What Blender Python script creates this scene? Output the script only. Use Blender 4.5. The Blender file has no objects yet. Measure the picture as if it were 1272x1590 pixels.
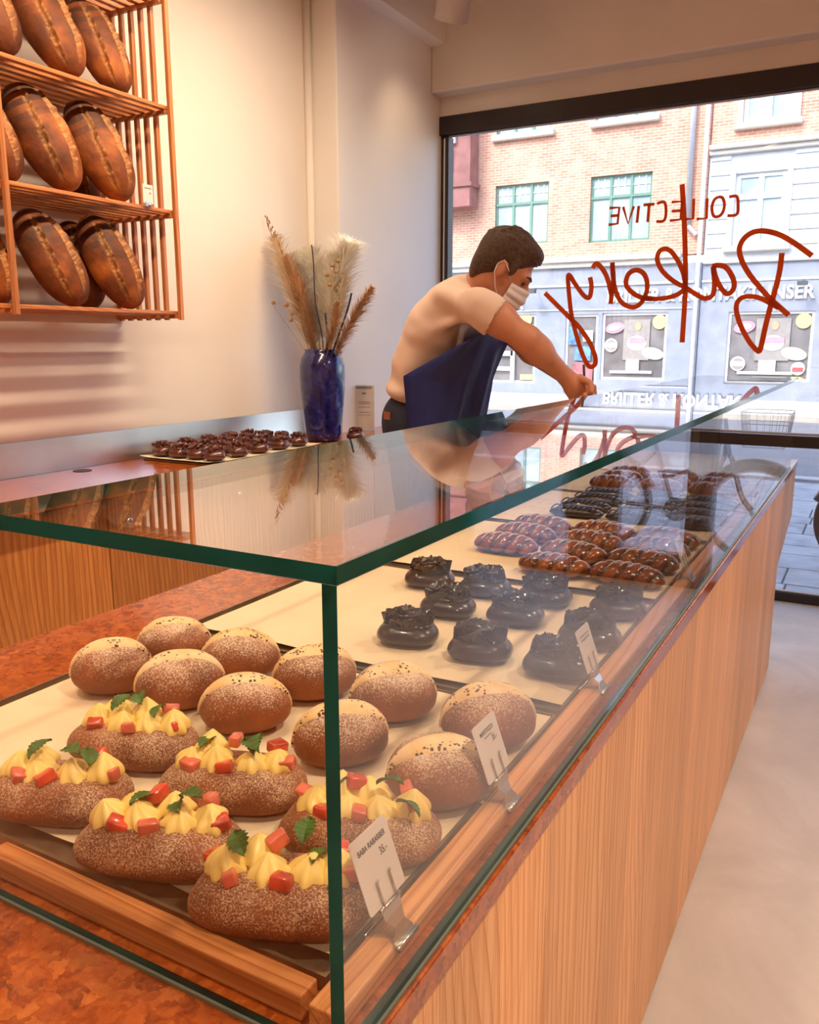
import bpy, bmesh, math, random
import numpy as np
from mathutils import Vector, Matrix, Euler, noise

random.seed(7)
S = bpy.context.scene
C = S.collection
PI = math.pi

# ------------------------------------------------------------------ camera
FPX, PITCH, YAW, CAMZ = 1297.0, 0.2005, 0.5075, 1.47
cam_data = bpy.data.cameras.new('camera')
cam_data.sensor_fit = 'VERTICAL'
cam_data.sensor_height = 36.0
cam_data.lens = 36.0 * FPX / 1590.0
cam_data.clip_start = 0.02
cam_data.clip_end = 300
cam = bpy.data.objects.new('camera', cam_data)
C.objects.link(cam)
cam.location = (0, 0, CAMZ)
cam.rotation_euler = Euler((PI / 2 - PITCH, 0, YAW), 'XYZ')
S.camera = cam

# ------------------------------------------------------------------ sky, sun, exposure
SKY_STRENGTH, SUN_STRENGTH, LAMP = 0.36, 0.95, 1.0
world = bpy.data.worlds.new('world')
S.world = world
world.use_nodes = True
wn = world.node_tree
sky = wn.nodes.new('ShaderNodeTexSky')
sky.sky_type = 'NISHITA'
sky.sun_disc = False
sky.sun_elevation = math.radians(48)
sky.sun_rotation = math.radians(200)
sky.air_density = 1.0
sky.dust_density = 2.0
bg = wn.nodes['Background']
bg.inputs['Strength'].default_value = SKY_STRENGTH
wn.links.new(sky.outputs['Color'], bg.inputs['Color'])

sun_data = bpy.data.lights.new('sun', 'SUN')
sun_data.energy = SUN_STRENGTH
sun_data.angle = math.radians(0.6)
sun_data.color = (1.0, 0.95, 0.86)
sun = bpy.data.objects.new('sun', sun_data)
C.objects.link(sun)
sun.location = (-6, -10, 25)
sun.rotation_euler = Vector((0.42, 0.78, -0.92)).to_track_quat('-Z', 'Y').to_euler()

portal_data = bpy.data.lights.new('window_portal', 'AREA')
portal_data.shape = 'RECTANGLE'
portal_data.size = 4.5
portal_data.size_y = 2.8
portal_data.cycles.is_portal = True
portal = bpy.data.objects.new('window_portal', portal_data)
C.objects.link(portal)
portal.location = (-0.42, 5.3, 1.42)
portal.rotation_euler = Vector((0, -1, 0)).to_track_quat('-Z', 'Z').to_euler()

S.view_settings.view_transform = 'Standard'
S.view_settings.look = 'None'
S.view_settings.gamma = 1.0
S.view_settings.use_curve_mapping = False
S.view_settings.exposure = 1.25
S.cycles.max_bounces = 14
S.cycles.diffuse_bounces = 5
S.cycles.glossy_bounces = 6
S.cycles.transmission_bounces = 8
S.cycles.transparent_max_bounces = 32
S.cycles.sample_clamp_indirect = 6.0
S.cycles.caustics_reflective = False
S.cycles.caustics_refractive = False
S.cycles.use_denoising = True

# ------------------------------------------------------------------ pixel -> place
_f = np.array([-math.sin(YAW) * math.cos(PITCH), math.cos(YAW) * math.cos(PITCH), -math.sin(PITCH)])
_r = np.array([math.cos(YAW), math.sin(YAW), 0.0])
_u = np.cross(_r, _f)


def ray(x, y):
    return _r * (x - 636) / FPX - _u * (y - 795) / FPX + _f


def at(x, y, axis, val):
    """point seen at photo pixel (x, y) on the plane axis = val (world coordinates)"""
    v = ray(x, y)
    i = 'xyz'.index(axis)
    k = (val - (CAMZ if i == 2 else 0.0)) / v[i]
    return Vector((v[0] * k, v[1] * k, v[2] * k + CAMZ))


# ------------------------------------------------------------------ object helpers
def tag(o, label=None, cat=None, group=None, kind=None):
    if label: o['label'] = label
    if cat: o['category'] = cat
    if group: o['group'] = group
    if kind: o['kind'] = kind
    return o


def empty(name, loc, label=None, cat=None, group=None, kind=None, rz=0.0):
    o = bpy.data.objects.new(name, None)
    o.empty_display_size = 0.05
    o.location = loc
    o.rotation_euler = (0, 0, rz)
    C.objects.link(o)
    return tag(o, label, cat, group, kind)


def wmat(o):
    m = Matrix.LocRotScale(o.location, o.rotation_euler, o.scale)
    if o.parent is not None: m = wmat(o.parent) @ o.matrix_parent_inverse @ m
    return m


def link(name, me, parent=None, world=False):
    """link mesh me; world=True: its coordinates are world coordinates even under a moved parent"""
    o = bpy.data.objects.new(name, me)
    C.objects.link(o)
    if parent is not None:
        o.parent = parent
        if world:
            o.matrix_parent_inverse = wmat(parent).inverted()
    return o


def copy_tree(o, parent=None):
    c = o.copy()
    C.objects.link(c)
    c.parent = parent
    if parent is not None:
        c.matrix_parent_inverse = o.matrix_parent_inverse.copy()
    for ch in list(o.children):
        copy_tree(ch, c)
    return c


class MB:
    """collects polygons into one mesh"""

    def __init__(self):
        self.v = []
        self.f = []
        self.m = []
        self.uv = None

    def add(self, vs, fs, mi=0):
        b = len(self.v)
        self.v.extend([tuple(p) for p in vs])
        for f in fs:
            self.f.append(tuple(i + b for i in f))
            self.m.append(mi)
        return self

    def box(self, x0, x1, y0, y1, z0, z1, mi=0, bev=0.0, seg=1):
        if bev <= 0:
            vs = [(x0, y0, z0), (x1, y0, z0), (x1, y1, z0), (x0, y1, z0), (x0, y0, z1), (x1, y0, z1), (x1, y1, z1), (x0, y1, z1)]
            fs = [(0, 3, 2, 1), (4, 5, 6, 7), (0, 1, 5, 4), (1, 2, 6, 5), (2, 3, 7, 6), (3, 0, 4, 7)]
            return self.add(vs, fs, mi)
        bm = bmesh.new()
        bmesh.ops.create_cube(bm, size=1.0)
        for v in bm.verts:
            v.co = Vector((x0 + (v.co.x + .5) * (x1 - x0), y0 + (v.co.y + .5) * (y1 - y0), z0 + (v.co.z + .5) * (z1 - z0)))
        bmesh.ops.bevel(bm, geom=bm.edges[:], offset=bev, segments=seg, affect='EDGES', profile=0.5)
        bm.verts.index_update()
        self.add([v.co for v in bm.verts], [[v.index for v in f.verts] for f in bm.faces], mi)
        bm.free()
        return self

    def xbox(self, M4, sx, sy, sz, mi=0, bev=0.0, seg=1):
        t = MB().box(-sx / 2, sx / 2, -sy / 2, sy / 2, -sz / 2, sz / 2, 0, bev, seg)
        return self.add([M4 @ Vector(p) for p in t.v], t.f, mi)

    def tube(self, pts, r, n=8, mi=0, cap=True, flat=None):
        """tube along pts; r is a number or a list; flat = (axis vector, factor) squashes it"""
        pts = [Vector(p) for p in pts]
        k = len(pts)
        rs = r if isinstance(r, (list, tuple)) else [r] * k
        ring = []
        prev = None
        for i, p in enumerate(pts):
            d = (pts[min(i + 1, k - 1)] - pts[max(i - 1, 0)])
            if d.length < 1e-9: d = Vector((0, 0, 1))
            d.normalize()
            if prev is None:
                a = d.orthogonal().normalized()
            else:
                a = prev - d * prev.dot(d)
                a = a.normalized() if a.length > 1e-6 else d.orthogonal().normalized()
            prev = a
            b = d.cross(a)
            row = []
            for j in range(n):
                t = 2 * PI * j / n
                o = (a * math.cos(t) + b * math.sin(t)) * rs[i]
                if flat is not None:
                    fa = Vector(flat[0])
                    o = o - fa * o.dot(fa) * (1 - flat[1])
                row.append(p + o)
            ring.append(row)
        vs = [p for row in ring for p in row]
        fs = []
        for i in range(k - 1):
            for j in range(n):
                fs.append((i * n + j, i * n + (j + 1) % n, (i + 1) * n + (j + 1) % n, (i + 1) * n + j))
        if cap:
            fs.append(tuple(range(n - 1, -1, -1)))
            fs.append(tuple((k - 1) * n + j for j in range(n)))
        return self.add(vs, fs, mi)

    def lathe(self, prof, n=32, c=(0, 0, 0), mi=0):
        vs = []
        for (r, z) in prof:
            for j in range(n):
                t = 2 * PI * j / n
                vs.append((c[0] + r * math.cos(t), c[1] + r * math.sin(t), c[2] + z))
        fs = []
        for i in range(len(prof) - 1):
            for j in range(n):
                fs.append((i * n + j, i * n + (j + 1) % n, (i + 1) * n + (j + 1) % n, (i + 1) * n + j))
        fs.append(tuple(range(n - 1, -1, -1)))
        fs.append(tuple((len(prof) - 1) * n + j for j in range(n)))
        return self.add(vs, fs, mi)

    def grid(self, fn, nu, nv, closed_u=False, mi=0):
        vs = [fn(i / (nu if closed_u else nu - 1), j / (nv - 1)) for j in range(nv) for i in range(nu)]
        fs = []
        for j in range(nv - 1):
            for i in range(nu if closed_u else nu - 1):
                a, b = j * nu + i, j * nu + (i + 1) % nu
                fs.append((a, b, b + nu, a + nu))
        return self.add(vs, fs, mi)

    def mesh(self, name, mats, smooth=False):
        me = bpy.data.meshes.new(name)
        me.from_pydata(self.v, [], self.f)
        if not isinstance(mats, (list, tuple)): mats = [mats]
        for m in mats: me.materials.append(m)
        if len(mats) > 1: me.polygons.foreach_set('material_index', self.m)
        if smooth is True:
            me.polygons.foreach_set('use_smooth', [True] * len(me.polygons))
        me.validate()
        me.update()
        if smooth == 'auto':
            me.polygons.foreach_set('use_smooth', [True] * len(me.polygons))
            bm = bmesh.new()
            bm.from_mesh(me)
            for e in bm.edges:
                if len(e.link_faces) == 2 and e.calc_face_angle(0) > 0.7: e.smooth = False
            bm.to_mesh(me)
            bm.free()
        return me

    def build(self, name, mats, parent=None, smooth=False, world=True):
        return link(name, self.mesh(name, mats, smooth), parent, world)


def catmull(pts, n=8):
    pts = [Vector(p) for p in pts]
    out = []
    k = len(pts)
    for i in range(k - 1):
        p0, p1, p2, p3 = pts[max(i - 1, 0)], pts[i], pts[i + 1], pts[min(i + 2, k - 1)]
        for s in range(n):
            t = s / n
            out.append(0.5 * ((2 * p1) + (p2 - p0) * t + (2 * p0 - 5 * p1 + 4 * p2 - p3) * t * t + (3 * p1 - p0 - 3 * p2 + p3) * t ** 3))
    out.append(pts[-1])
    return out


def text_mesh(name, body, size, mat_, M4, extrude=0.0, align='CENTER', xscale=1.0, bold=0.0):
    cu = bpy.data.curves.new(name + '_curve', 'FONT')
    cu.body = body
    cu.size = size
    cu.align_x = align
    cu.align_y = 'CENTER'
    cu.extrude = extrude
    cu.offset = bold
    cu.resolution_u = 3
    o = bpy.data.objects.new('tmp_text', cu)
    C.objects.link(o)
    dg = bpy.context.evaluated_depsgraph_get()
    me = bpy.data.meshes.new_from_object(o.evaluated_get(dg))
    bpy.data.objects.remove(o)
    bpy.data.curves.remove(cu)
    me.transform(M4 @ Matrix.Diagonal((xscale, 1, 1, 1)))
    me.materials.clear()
    me.materials.append(mat_)
    me.name = name
    return me


# ------------------------------------------------------------------ materials
def c255(r, g, b):
    f = lambda v: (v / 255 / 12.92) if v / 255 <= 0.04045 else ((v / 255 + 0.055) / 1.055) ** 2.4
    return (f(r), f(g), f(b), 1.0)


def newmat(name):
    m = bpy.data.materials.new(name)
    m.use_nodes = True
    nt = m.node_tree
    return m, nt, nt.nodes['Principled BSDF']


def N(nt, kind, ins=None, **props):
    n = nt.nodes.new('ShaderNode' + kind)
    for k, v in props.items(): setattr(n, k, v)
    for k, v in (ins or {}).items():
        if isinstance(v, bpy.types.NodeSocket):
            nt.links.new(v, n.inputs[k])
        else:
            n.inputs[k].default_value = v
    return n


def ramp(nt, fac, stops, interp='LINEAR'):
    n = nt.nodes.new('ShaderNodeValToRGB')
    n.color_ramp.interpolation = interp
    e = n.color_ramp.elements
    while len(e) < len(stops): e.new(0.5)
    for i, (p, col) in enumerate(stops):
        e[i].position = p
        e[i].color = col if len(col) == 4 else tuple(col) + (1.0,)
    nt.links.new(fac, n.inputs[0])
    return n.outputs[0]


def G(v):
    return (v, v, v, 1.0)


def coords(nt, scale=(1, 1, 1), kind='Object', rand=True, rot=(0, 0, 0)):
    tc = nt.nodes.new('ShaderNodeTexCoord')
    mp = N(nt, 'Mapping', {'Vector': tc.outputs[kind], 'Scale': scale, 'Rotation': rot})
    if rand:
        oi = nt.nodes.new('ShaderNodeObjectInfo')
        sc = N(nt, 'VectorMath', {0: oi.outputs['Random'], 1: (17.3, 31.7, 11.9)}, operation='MULTIPLY')
        ad = N(nt, 'VectorMath', {0: mp.outputs[0], 1: sc.outputs[0]}, operation='ADD')
        return ad.outputs[0]
    return mp.outputs[0]


def mixc(nt, fac, a, b, blend='MIX'):
    n = nt.nodes.new('ShaderNodeMix')
    n.data_type = 'RGBA'
    n.blend_type = blend
    for k, v in ((0, fac), (6, a), (7, b)):
        if isinstance(v, bpy.types.NodeSocket): nt.links.new(v, n.inputs[k])
        else: n.inputs[k].default_value = v
    return n.outputs[2]


def math_(nt, op, a, b=0.0, clamp=False):
    return N(nt, 'Math', {0: a, 1: b}, operation=op, use_clamp=clamp).outputs[0]


def bump(nt, b, height, strength=0.3, dist=0.01):
    n = N(nt, 'Bump', {'Height': height, 'Strength': strength, 'Distance': dist})
    nt.links.new(n.outputs[0], b.inputs['Normal'])


def plain(name, col, rough=0.5, metal=0.0, coat=0.0, sss=0.0, spec=0.5, var=0.06, vscale=8.0, bmp=0.0, bscale=60.0, trans=0.0):
    """a colour with a little procedural variation and fine relief"""
    m, nt, b = newmat(name)
    v = coords(nt)
    nz = N(nt, 'TexNoise', {'Vector': v, 'Scale': vscale, 'Detail': 4.0})
    lo = tuple(x * (1 - var * 2) for x in col[:3])
    hi = tuple(min(1, x * (1 + var * 2)) for x in col[:3])
    nt.links.new(ramp(nt, nz.outputs['Fac'], [(0.3, lo), (0.7, hi)]), b.inputs['Base Color'])
    b.inputs['Roughness'].default_value = rough
    b.inputs['Metallic'].default_value = metal
    b.inputs['Coat Weight'].default_value = coat
    b.inputs['Coat Roughness'].default_value = 0.08
    b.inputs['Specular IOR Level'].default_value = spec
    if sss:
        b.inputs['Subsurface Weight'].default_value = sss
        b.inputs['Subsurface Radius'].default_value = (0.01, 0.005, 0.003)
    if bmp:
        n2 = N(nt, 'TexNoise', {'Vector': v, 'Scale': bscale, 'Detail': 4.0})
        bump(nt, b, n2.outputs['Fac'], bmp, 0.004)
    return m


def wood(name, light, mid, dark, axis='z', rough=0.42, freq=26.0, coat=0.0):
    """straight grain running along the given axis, with cathedral figure"""
    m, nt, b = newmat(name)
    sc = {'x': (0.035, 1, 1), 'y': (1, 0.035, 1), 'z': (1, 1, 0.035)}[axis]
    v = coords(nt, sc)
    sc2 = {'x': (0.28, 1, 1), 'y': (1, 0.28, 1), 'z': (1, 1, 0.28)}[axis]
    warp = N(nt, 'TexNoise', {'Vector': coords(nt, sc2), 'Scale': 4.0, 'Detail': 1.0, 'Roughness': 0.35})
    off = N(nt, 'VectorMath', {0: warp.outputs['Color'], 1: (0.10, 0.10, 0.10)}, operation='MULTIPLY')
    vv = N(nt, 'VectorMath', {0: v, 1: off.outputs[0]}, operation='ADD').outputs[0]
    wv = N(nt, 'TexWave', {'Vector': vv, 'Scale': freq, 'Distortion': 0.6, 'Detail': 1.5, 'Detail Scale': 1.2}, wave_type='BANDS',
           bands_direction='DIAGONAL', wave_profile='SAW')
    fine = N(nt, 'TexNoise', {'Vector': v, 'Scale': 190.0, 'Detail': 3.0})
    tone = N(nt, 'TexNoise', {'Vector': v, 'Scale': 3.0, 'Detail': 1.0})
    lines = N(nt, 'TexNoise', {'Vector': v, 'Scale': 75.0, 'Detail': 2.0, 'Roughness': 0.6})
    col = ramp(nt, wv.outputs['Fac'], [(0.0, light), (0.5, light), (0.82, mid), (0.95, dark), (1.0, mid)])
    col = mixc(nt, ramp(nt, lines.outputs['Fac'], [(0.46, G(0.0)), (0.55, G(0.55)), (0.62, G(0.15))]), col, dark)
    col = mixc(nt, math_(nt, 'MULTIPLY', fine.outputs['Fac'], 0.4), col, mid)
    tn = ramp(nt, tone.outputs['Fac'], [(0.3, G(0.82)), (0.7, G(1.12))])
    col = mixc(nt, 1.0, col, tn, 'MULTIPLY')
    oi = nt.nodes.new('ShaderNodeObjectInfo')
    ot = ramp(nt, oi.outputs['Random'], [(0.0, G(0.86)), (1.0, G(1.08))])
    col = mixc(nt, 1.0, col, ot, 'MULTIPLY')
    nt.links.new(col, b.inputs['Base Color'])
    b.inputs['Roughness'].default_value = rough
    b.inputs['Coat Weight'].default_value = coat
    b.inputs['Coat Roughness'].default_value = 0.15
    bump(nt, b, wv.outputs['Fac'], 0.12, 0.0015)
    return m


def glass(name, tint=(1, 1, 1), haze=0.0):
    """clear pane: transparent, with Fresnel reflection at each of its faces"""
    m = bpy.data.materials.new(name)
    m.use_nodes = True
    nt = m.node_tree
    nt.nodes.remove(nt.nodes['Principled BSDF'])
    out = nt.nodes['Material Output']
    geo = nt.nodes.new('ShaderNodeNewGeometry')
    dt = N(nt, 'VectorMath', {0: geo.outputs['Incoming'], 1: geo.outputs['Normal']}, operation='DOT_PRODUCT')
    cs = math_(nt, 'ABSOLUTE', dt.outputs['Value'])
    one = math_(nt, 'SUBTRACT', 1.0, cs, True)
    sch = math_(nt, 'MULTIPLY_ADD', math_(nt, 'POWER', one, 5.0), 0.96)
    nt.nodes[-1].inputs[2].default_value = 0.04
    tr = N(nt, 'BsdfTransparent', {'Color': tuple(tint) + (1,)})
    gl = N(nt, 'BsdfGlossy', {'Color': (1, 1, 1, 1), 'Roughness': 0.0})
    mx = N(nt, 'MixShader', {0: sch, 1: tr.outputs[0], 2: gl.outputs[0]})
    last = mx.outputs[0]
    if haze:
        df = N(nt, 'BsdfDiffuse', {'Color': (0.8, 0.8, 0.8, 1)})
        nz = N(nt, 'TexNoise', {'Vector': coords(nt, (1, 1, 1), rand=False), 'Scale': 3.0, 'Detail': 6.0})
        hz = math_(nt, 'MULTIPLY', nz.outputs['Fac'], haze)
        last = N(nt, 'MixShader', {0: hz, 1: last, 2: df.outputs[0]}).outputs[0]
    nt.links.new(last, out.inputs[0])
    return m


def crust(name, base, dark, dust, amount=0.6, scale=220.0, zlo=0.0, zhi=0.06, rough=0.55):
    """baked crust dusted with flour or sugar on its upper side"""
    m, nt, b = newmat(name)
    v = coords(nt)
    tc = nt.nodes.new('ShaderNodeTexCoord')
    sep = N(nt, 'SeparateXYZ', {0: tc.outputs['Object']})
    nz = N(nt, 'TexNoise', {'Vector': v, 'Scale': 16.0, 'Detail': 4.0})
    col = ramp(nt, nz.outputs['Fac'], [(0.3, dark), (0.7, base)])
    f1 = N(nt, 'TexNoise', {'Vector': v, 'Scale': scale, 'Detail': 5.0, 'Roughness': 0.75})
    f2 = N(nt, 'TexNoise', {'Vector': v, 'Scale': 22.0, 'Detail': 2.0})
    hgt = N(nt, 'MapRange', {0: sep.outputs[2], 1: zlo, 2: zhi, 3: 0.0, 4: 1.0}).outputs[0]
    th = math_(nt, 'MULTIPLY_ADD', f2.outputs['Fac'], 0.25)
    nt.nodes[-1].inputs[2].default_value = 0.0
    cov = math_(nt, 'MULTIPLY', hgt, amount)
    raw = math_(nt, 'ADD', math_(nt, 'ADD', f1.outputs['Fac'], th), math_(nt, 'MULTIPLY', cov, 0.42))
    mask = N(nt, 'MapRange', {0: raw, 1: 0.80, 2: 0.98, 3: 0.0, 4: 1.0}).outputs[0]
    col = mixc(nt, mask, col, dust)
    nt.links.new(col, b.inputs['Base Color'])
    b.inputs['Roughness'].default_value = rough
    bump(nt, b, f1.outputs['Fac'], 0.25, 0.002)
    return m


def stone(name):
    """polished red-orange breccia: rounded chips in a fine matrix"""
    m, nt, b = newmat(name)
    v = coords(nt, (1, 1, 1), rand=False)
    wz = N(nt, 'TexNoise', {'Vector': v, 'Scale': 60.0, 'Detail': 5.0})
    w2 = N(nt, 'VectorMath', {0: wz.outputs['Color'], 1: (0.035, 0.035, 0.035)}, operation='MULTIPLY')
    vv = N(nt, 'VectorMath', {0: v, 1: w2.outputs[0]}, operation='ADD').outputs[0]
    a = N(nt, 'TexVoronoi', {'Vector': vv, 'Scale': 52.0, 'Randomness': 1.0})
    a2 = N(nt, 'TexVoronoi', {'Vector': vv, 'Scale': 120.0, 'Randomness': 1.0})
    sa = N(nt, 'SeparateXYZ', {0: a.outputs['Color']}).outputs[0]
    sb = N(nt, 'SeparateXYZ', {0: a2.outputs['Color']}).outputs[1]
    ca = ramp(nt, sa, [(0.0, c255(96, 36, 10)), (0.35, c255(146, 66, 20)), (0.6, c255(174, 86, 28)), (0.86, c255(206, 122, 54)), (0.95, c255(66, 26, 12))])
    cb = ramp(nt, sb, [(0.0, c255(122, 50, 14)), (0.5, c255(166, 78, 24)), (1.0, c255(192, 104, 42))])
    nz = N(nt, 'TexNoise', {'Vector': v, 'Scale': 30.0, 'Detail': 8.0, 'Roughness': 0.7})
    col = mixc(nt, ramp(nt, nz.outputs['Fac'], [(0.38, G(0.1)), (0.62, G(0.9))]), ca, cb)
    n5 = N(nt, 'TexNoise', {'Vector': v, 'Scale': 70.0, 'Detail': 6.0, 'Roughness': 0.7})
    col = mixc(nt, 0.3, col, ramp(nt, n5.outputs['Fac'], [(0.3, c255(110, 42, 12)), (0.5, c255(164, 76, 24)), (0.7, c255(198, 110, 46))]))
    sp = N(nt, 'TexNoise', {'Vector': vv, 'Scale': 7.0, 'Detail': 1.0})
    col = mixc(nt, ramp(nt, sp.outputs['Fac'], [(0.70, G(0)), (0.74, G(0.8))]), col, c255(70, 34, 20))
    nt.links.new(col, b.inputs['Base Color'])
    b.inputs['Roughness'].default_value = 0.16
    b.inputs['Coat Weight'].default_value = 0.4
    b.inputs['Coat Roughness'].default_value = 0.05
    return m


M = {}
M['plaster'] = plain('warm white plaster', c255(232, 224, 214), 0.75, var=0.025, vscale=1.4, bmp=0.10, bscale=30)
M['pillar_plaster'] = plain('white plaster', c255(236, 232, 226), 0.75, var=0.02, vscale=1.2, bmp=0.08, bscale=25)
M['ceiling'] = plain('grey white ceiling paint', c255(222, 214, 204), 0.8, var=0.03, vscale=1.5, bmp=0.08, bscale=30)
M['dark_frame'] = plain('dark brown window frame', c255(38, 28, 26), 0.4, var=0.05, coat=0.1)
M['white_bead'] = plain('white painted bead', c255(226, 222, 216), 0.5, var=0.02)
M['alu'] = plain('pale window bead', c255(190, 188, 186), 0.4, metal=0.5, var=0.02)
M['woodz'] = wood('larch veneer upright grain', c255(246, 200, 148), c255(232, 176, 118), c255(200, 132, 76), 'z', freq=30)
M['woodz_dark'] = wood('larch front upright grain', c255(206, 138, 74), c255(186, 112, 52), c255(146, 78, 30), 'z', freq=30)
M['woody'] = wood('larch rail grain along the counter', c255(224, 160, 100), c255(206, 136, 78), c255(168, 98, 48), 'y', freq=34)
M['woodx'] = wood('larch rail grain across the counter', c255(216, 144, 82), c255(196, 120, 60), c255(150, 84, 36), 'x', freq=34)
M['shelf_wood_y'] = wood('oiled shelf slat', c255(206, 134, 78), c255(186, 112, 58), c255(150, 82, 38), 'y', freq=40)
M['shelf_wood_z'] = wood('oiled upright slat', c255(206, 134, 78), c255(186, 112, 58), c255(150, 82, 38), 'z', freq=40)
M['shelf_wood_x'] = wood('oiled cross slat', c255(206, 134, 78), c255(186, 112, 58), c255(150, 82, 38), 'x', freq=40)
M['stone'] = stone('polished red breccia stone')
M['glass'] = glass('clear glass', (0.995, 1.0, 0.998))
M['window_glass'] = glass('window glass', (0.985, 0.99, 0.99))
M['steel'] = plain('brushed stainless steel', c255(230, 228, 226), 0.40, metal=1.0, var=0.06, vscale=3.0)
M['clip_steel'] = plain('nickel clip steel', c255(200, 198, 192), 0.25, metal=1.0, var=0.03)
M['tray'] = plain('dull baking tray steel', c255(150, 132, 104), 0.42, metal=0.8, var=0.15, vscale=20)
M['paper'] = plain('baking parchment', c255(228, 206, 170), 0.7, var=0.04, vscale=5.0, bmp=0.15, bscale=14)
M['seal'] = plain('grey green glazing seal', c255(104, 108, 96), 0.5, var=0.05)
M['card'] = plain('white price card', c255(222, 214, 206), 0.6, var=0.01)
M['ink'] = plain('black print', c255(40, 36, 34), 0.6)
M['ink_grey'] = plain('grey print', c255(150, 146, 144), 0.6)


def glass_edge():
    m = bpy.data.materials.new('green polished glass edge')
    m.use_nodes = True
    nt = m.node_tree
    b = nt.nodes['Principled BSDF']
    v = coords(nt, (3, 3, 3), rand=False)
    nz = N(nt, 'TexNoise', {'Vector': v, 'Scale': 3.0, 'Detail': 1.0})
    col = ramp(nt, nz.outputs['Fac'], [(0.4, c255(2, 38, 38)), (0.6, c255(6, 66, 62))])
    nt.links.new(col, b.inputs['Base Color'])
    b.inputs['Roughness'].default_value = 0.08
    b.inputs['Specular IOR Level'].default_value = 0.9
    b.inputs['Specular Tint'].default_value = (0.25, 0.85, 0.75, 1)
    b.inputs['Transmission Weight'].default_value = 0.0
    df = N(nt, 'BsdfTranslucent', {'Color': c255(60, 190, 170)})
    mx = N(nt, 'MixShader', {0: 0.14, 1: b.outputs[0], 2: df.outputs[0]})
    nt.links.new(mx.outputs[0], nt.nodes['Material Output'].inputs[0])
    return m


M['glass_edge'] = glass_edge()

# ------------------------------------------------------------------ the room
WX, PX = -2.79, -2.61            # main wall and pillar faces
WINY = 5.12                      # inner face of the shop window
CEIL = 3.62


def struct(name, mb, mats, label=None, smooth=False):
    o = mb.build(name, mats, None, smooth)
    o['kind'] = 'structure'
    if label: o['label'] = label
    return o


def concrete():
    m, nt, b = newmat('trowelled pale concrete')
    v = coords(nt, rand=False)
    a = N(nt, 'TexNoise', {'Vector': v, 'Scale': 1.6, 'Detail': 8.0, 'Roughness': 0.6, 'Distortion': 0.8})
    f = N(nt, 'TexNoise', {'Vector': v, 'Scale': 40.0, 'Detail': 3.0})
    col = ramp(nt, a.outputs['Fac'], [(0.3, c255(186, 178, 170)), (0.55, c255(204, 197, 189)), (0.75, c255(220, 213, 205))])
    col = mixc(nt, math_(nt, 'MULTIPLY', f.outputs['Fac'], 0.12), col, c255(150, 140, 130))
    nt.links.new(col, b.inputs['Base Color'])
    rr = N(nt, 'MapRange', {0: a.outputs['Fac'], 1: 0.3, 2: 0.7, 3: 0.5, 4: 0.36})
    nt.links.new(rr.outputs[0], b.inputs['Roughness'])
    return m


M['concrete'] = concrete()
struct('floor', MB().box(-3.0, 2.0, -3.2, 5.35, -0.12, 0.0), M['concrete'], 'pale grey trowelled concrete shop floor')
struct('floor_platform', MB().box(-2.24, -1.37, -2.2, 5.1, 0.0, 0.15), M['concrete'], 'raised floor behind the display counter')
struct('wall_left', MB().box(-3.0, WX, -3.2, 3.915, 0, CEIL), M['plaster'], 'warm white plaster wall behind the back counter')
struct('wall_pillar', MB().box(-3.0, PX, 3.915, 5.19, 0, CEIL, 0, 0.006), M['pillar_plaster'], 'white plaster pillar beside the shop window')
struct('trim_1', MB().tube([(WX + 0.012, 3.893, 0.0), (WX + 0.012, 3.893, CEIL)], 0.022, 10), M['plaster'], 'painted vertical pipe beside the pillar', True)
struct('trim_2', MB().box(-2.9, -2.507, -3.2, 4.975, 3.25, CEIL), M['pillar_plaster'], 'white ceiling beam along the left wall')
struct('wall_right', MB().box(1.80, 2.0, -3.2, 5.19, 0, CEIL), M['woodz_dark'], 'unseen wall on the customer side, larch added to dim case reflections')  # unseen wall set close and clad dark to dim reflections in the case
struct('wall_back', MB().box(-3.0, 2.0, -3.4, -3.2, 0, CEIL), M['plaster'])
struct('ceiling', MB().box(-3.0, 2.0, -3.4, 5.19, CEIL, CEIL + 0.2), M['ceiling'], 'grey white painted ceiling')
wf = MB()
wf.box(PX - 0.2, 1.80, WINY - 0.03, 5.2, 2.86, CEIL)
struct('wall_front', wf, M['ceiling'], 'plastered lintel above the shop window')
struct('trim_3', MB().box(PX + 0.0, 1.80, 4.965, WINY - 0.03, 2.985, CEIL, 0, 0.012, 2), M['ceiling'], 'boxed beam with ledge above the shop window')
# the house above and beside the shop (shades the near pavement)
hs = MB()
hs.box(-22, 22, 5.05, 5.2, CEIL + 0.2, 12.6)
hs.box(-22, -3.0, 5.05, 5.2, -0.1, CEIL + 0.2)
hs.box(2.0, 22, 5.05, 5.2, -0.1, CEIL + 0.2)
hs.box(-22, 22, -6, 5.05, 12.4, 12.6)
struct('wall_house_front', hs, plain('grey house render', c255(170, 160, 150), 0.8), 'street front of the house above the shop')

# ------------------------------------------------------------------ shop window and door
w1 = empty('window_1', (-1.2, WINY, 0), 'large shop window with dark frame facing the street', kind='structure')
y0, y1 = WINY - 0.02, WINY + 0.06


def bar(parent, x0, x1, z0, z1, ya=y0, yb=y1, mat='dark_frame', name='frame_bar'):
    return MB().box(x0, x1, ya, yb, z0, z1, 0, 0.004).build(name, M[mat], parent)


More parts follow.
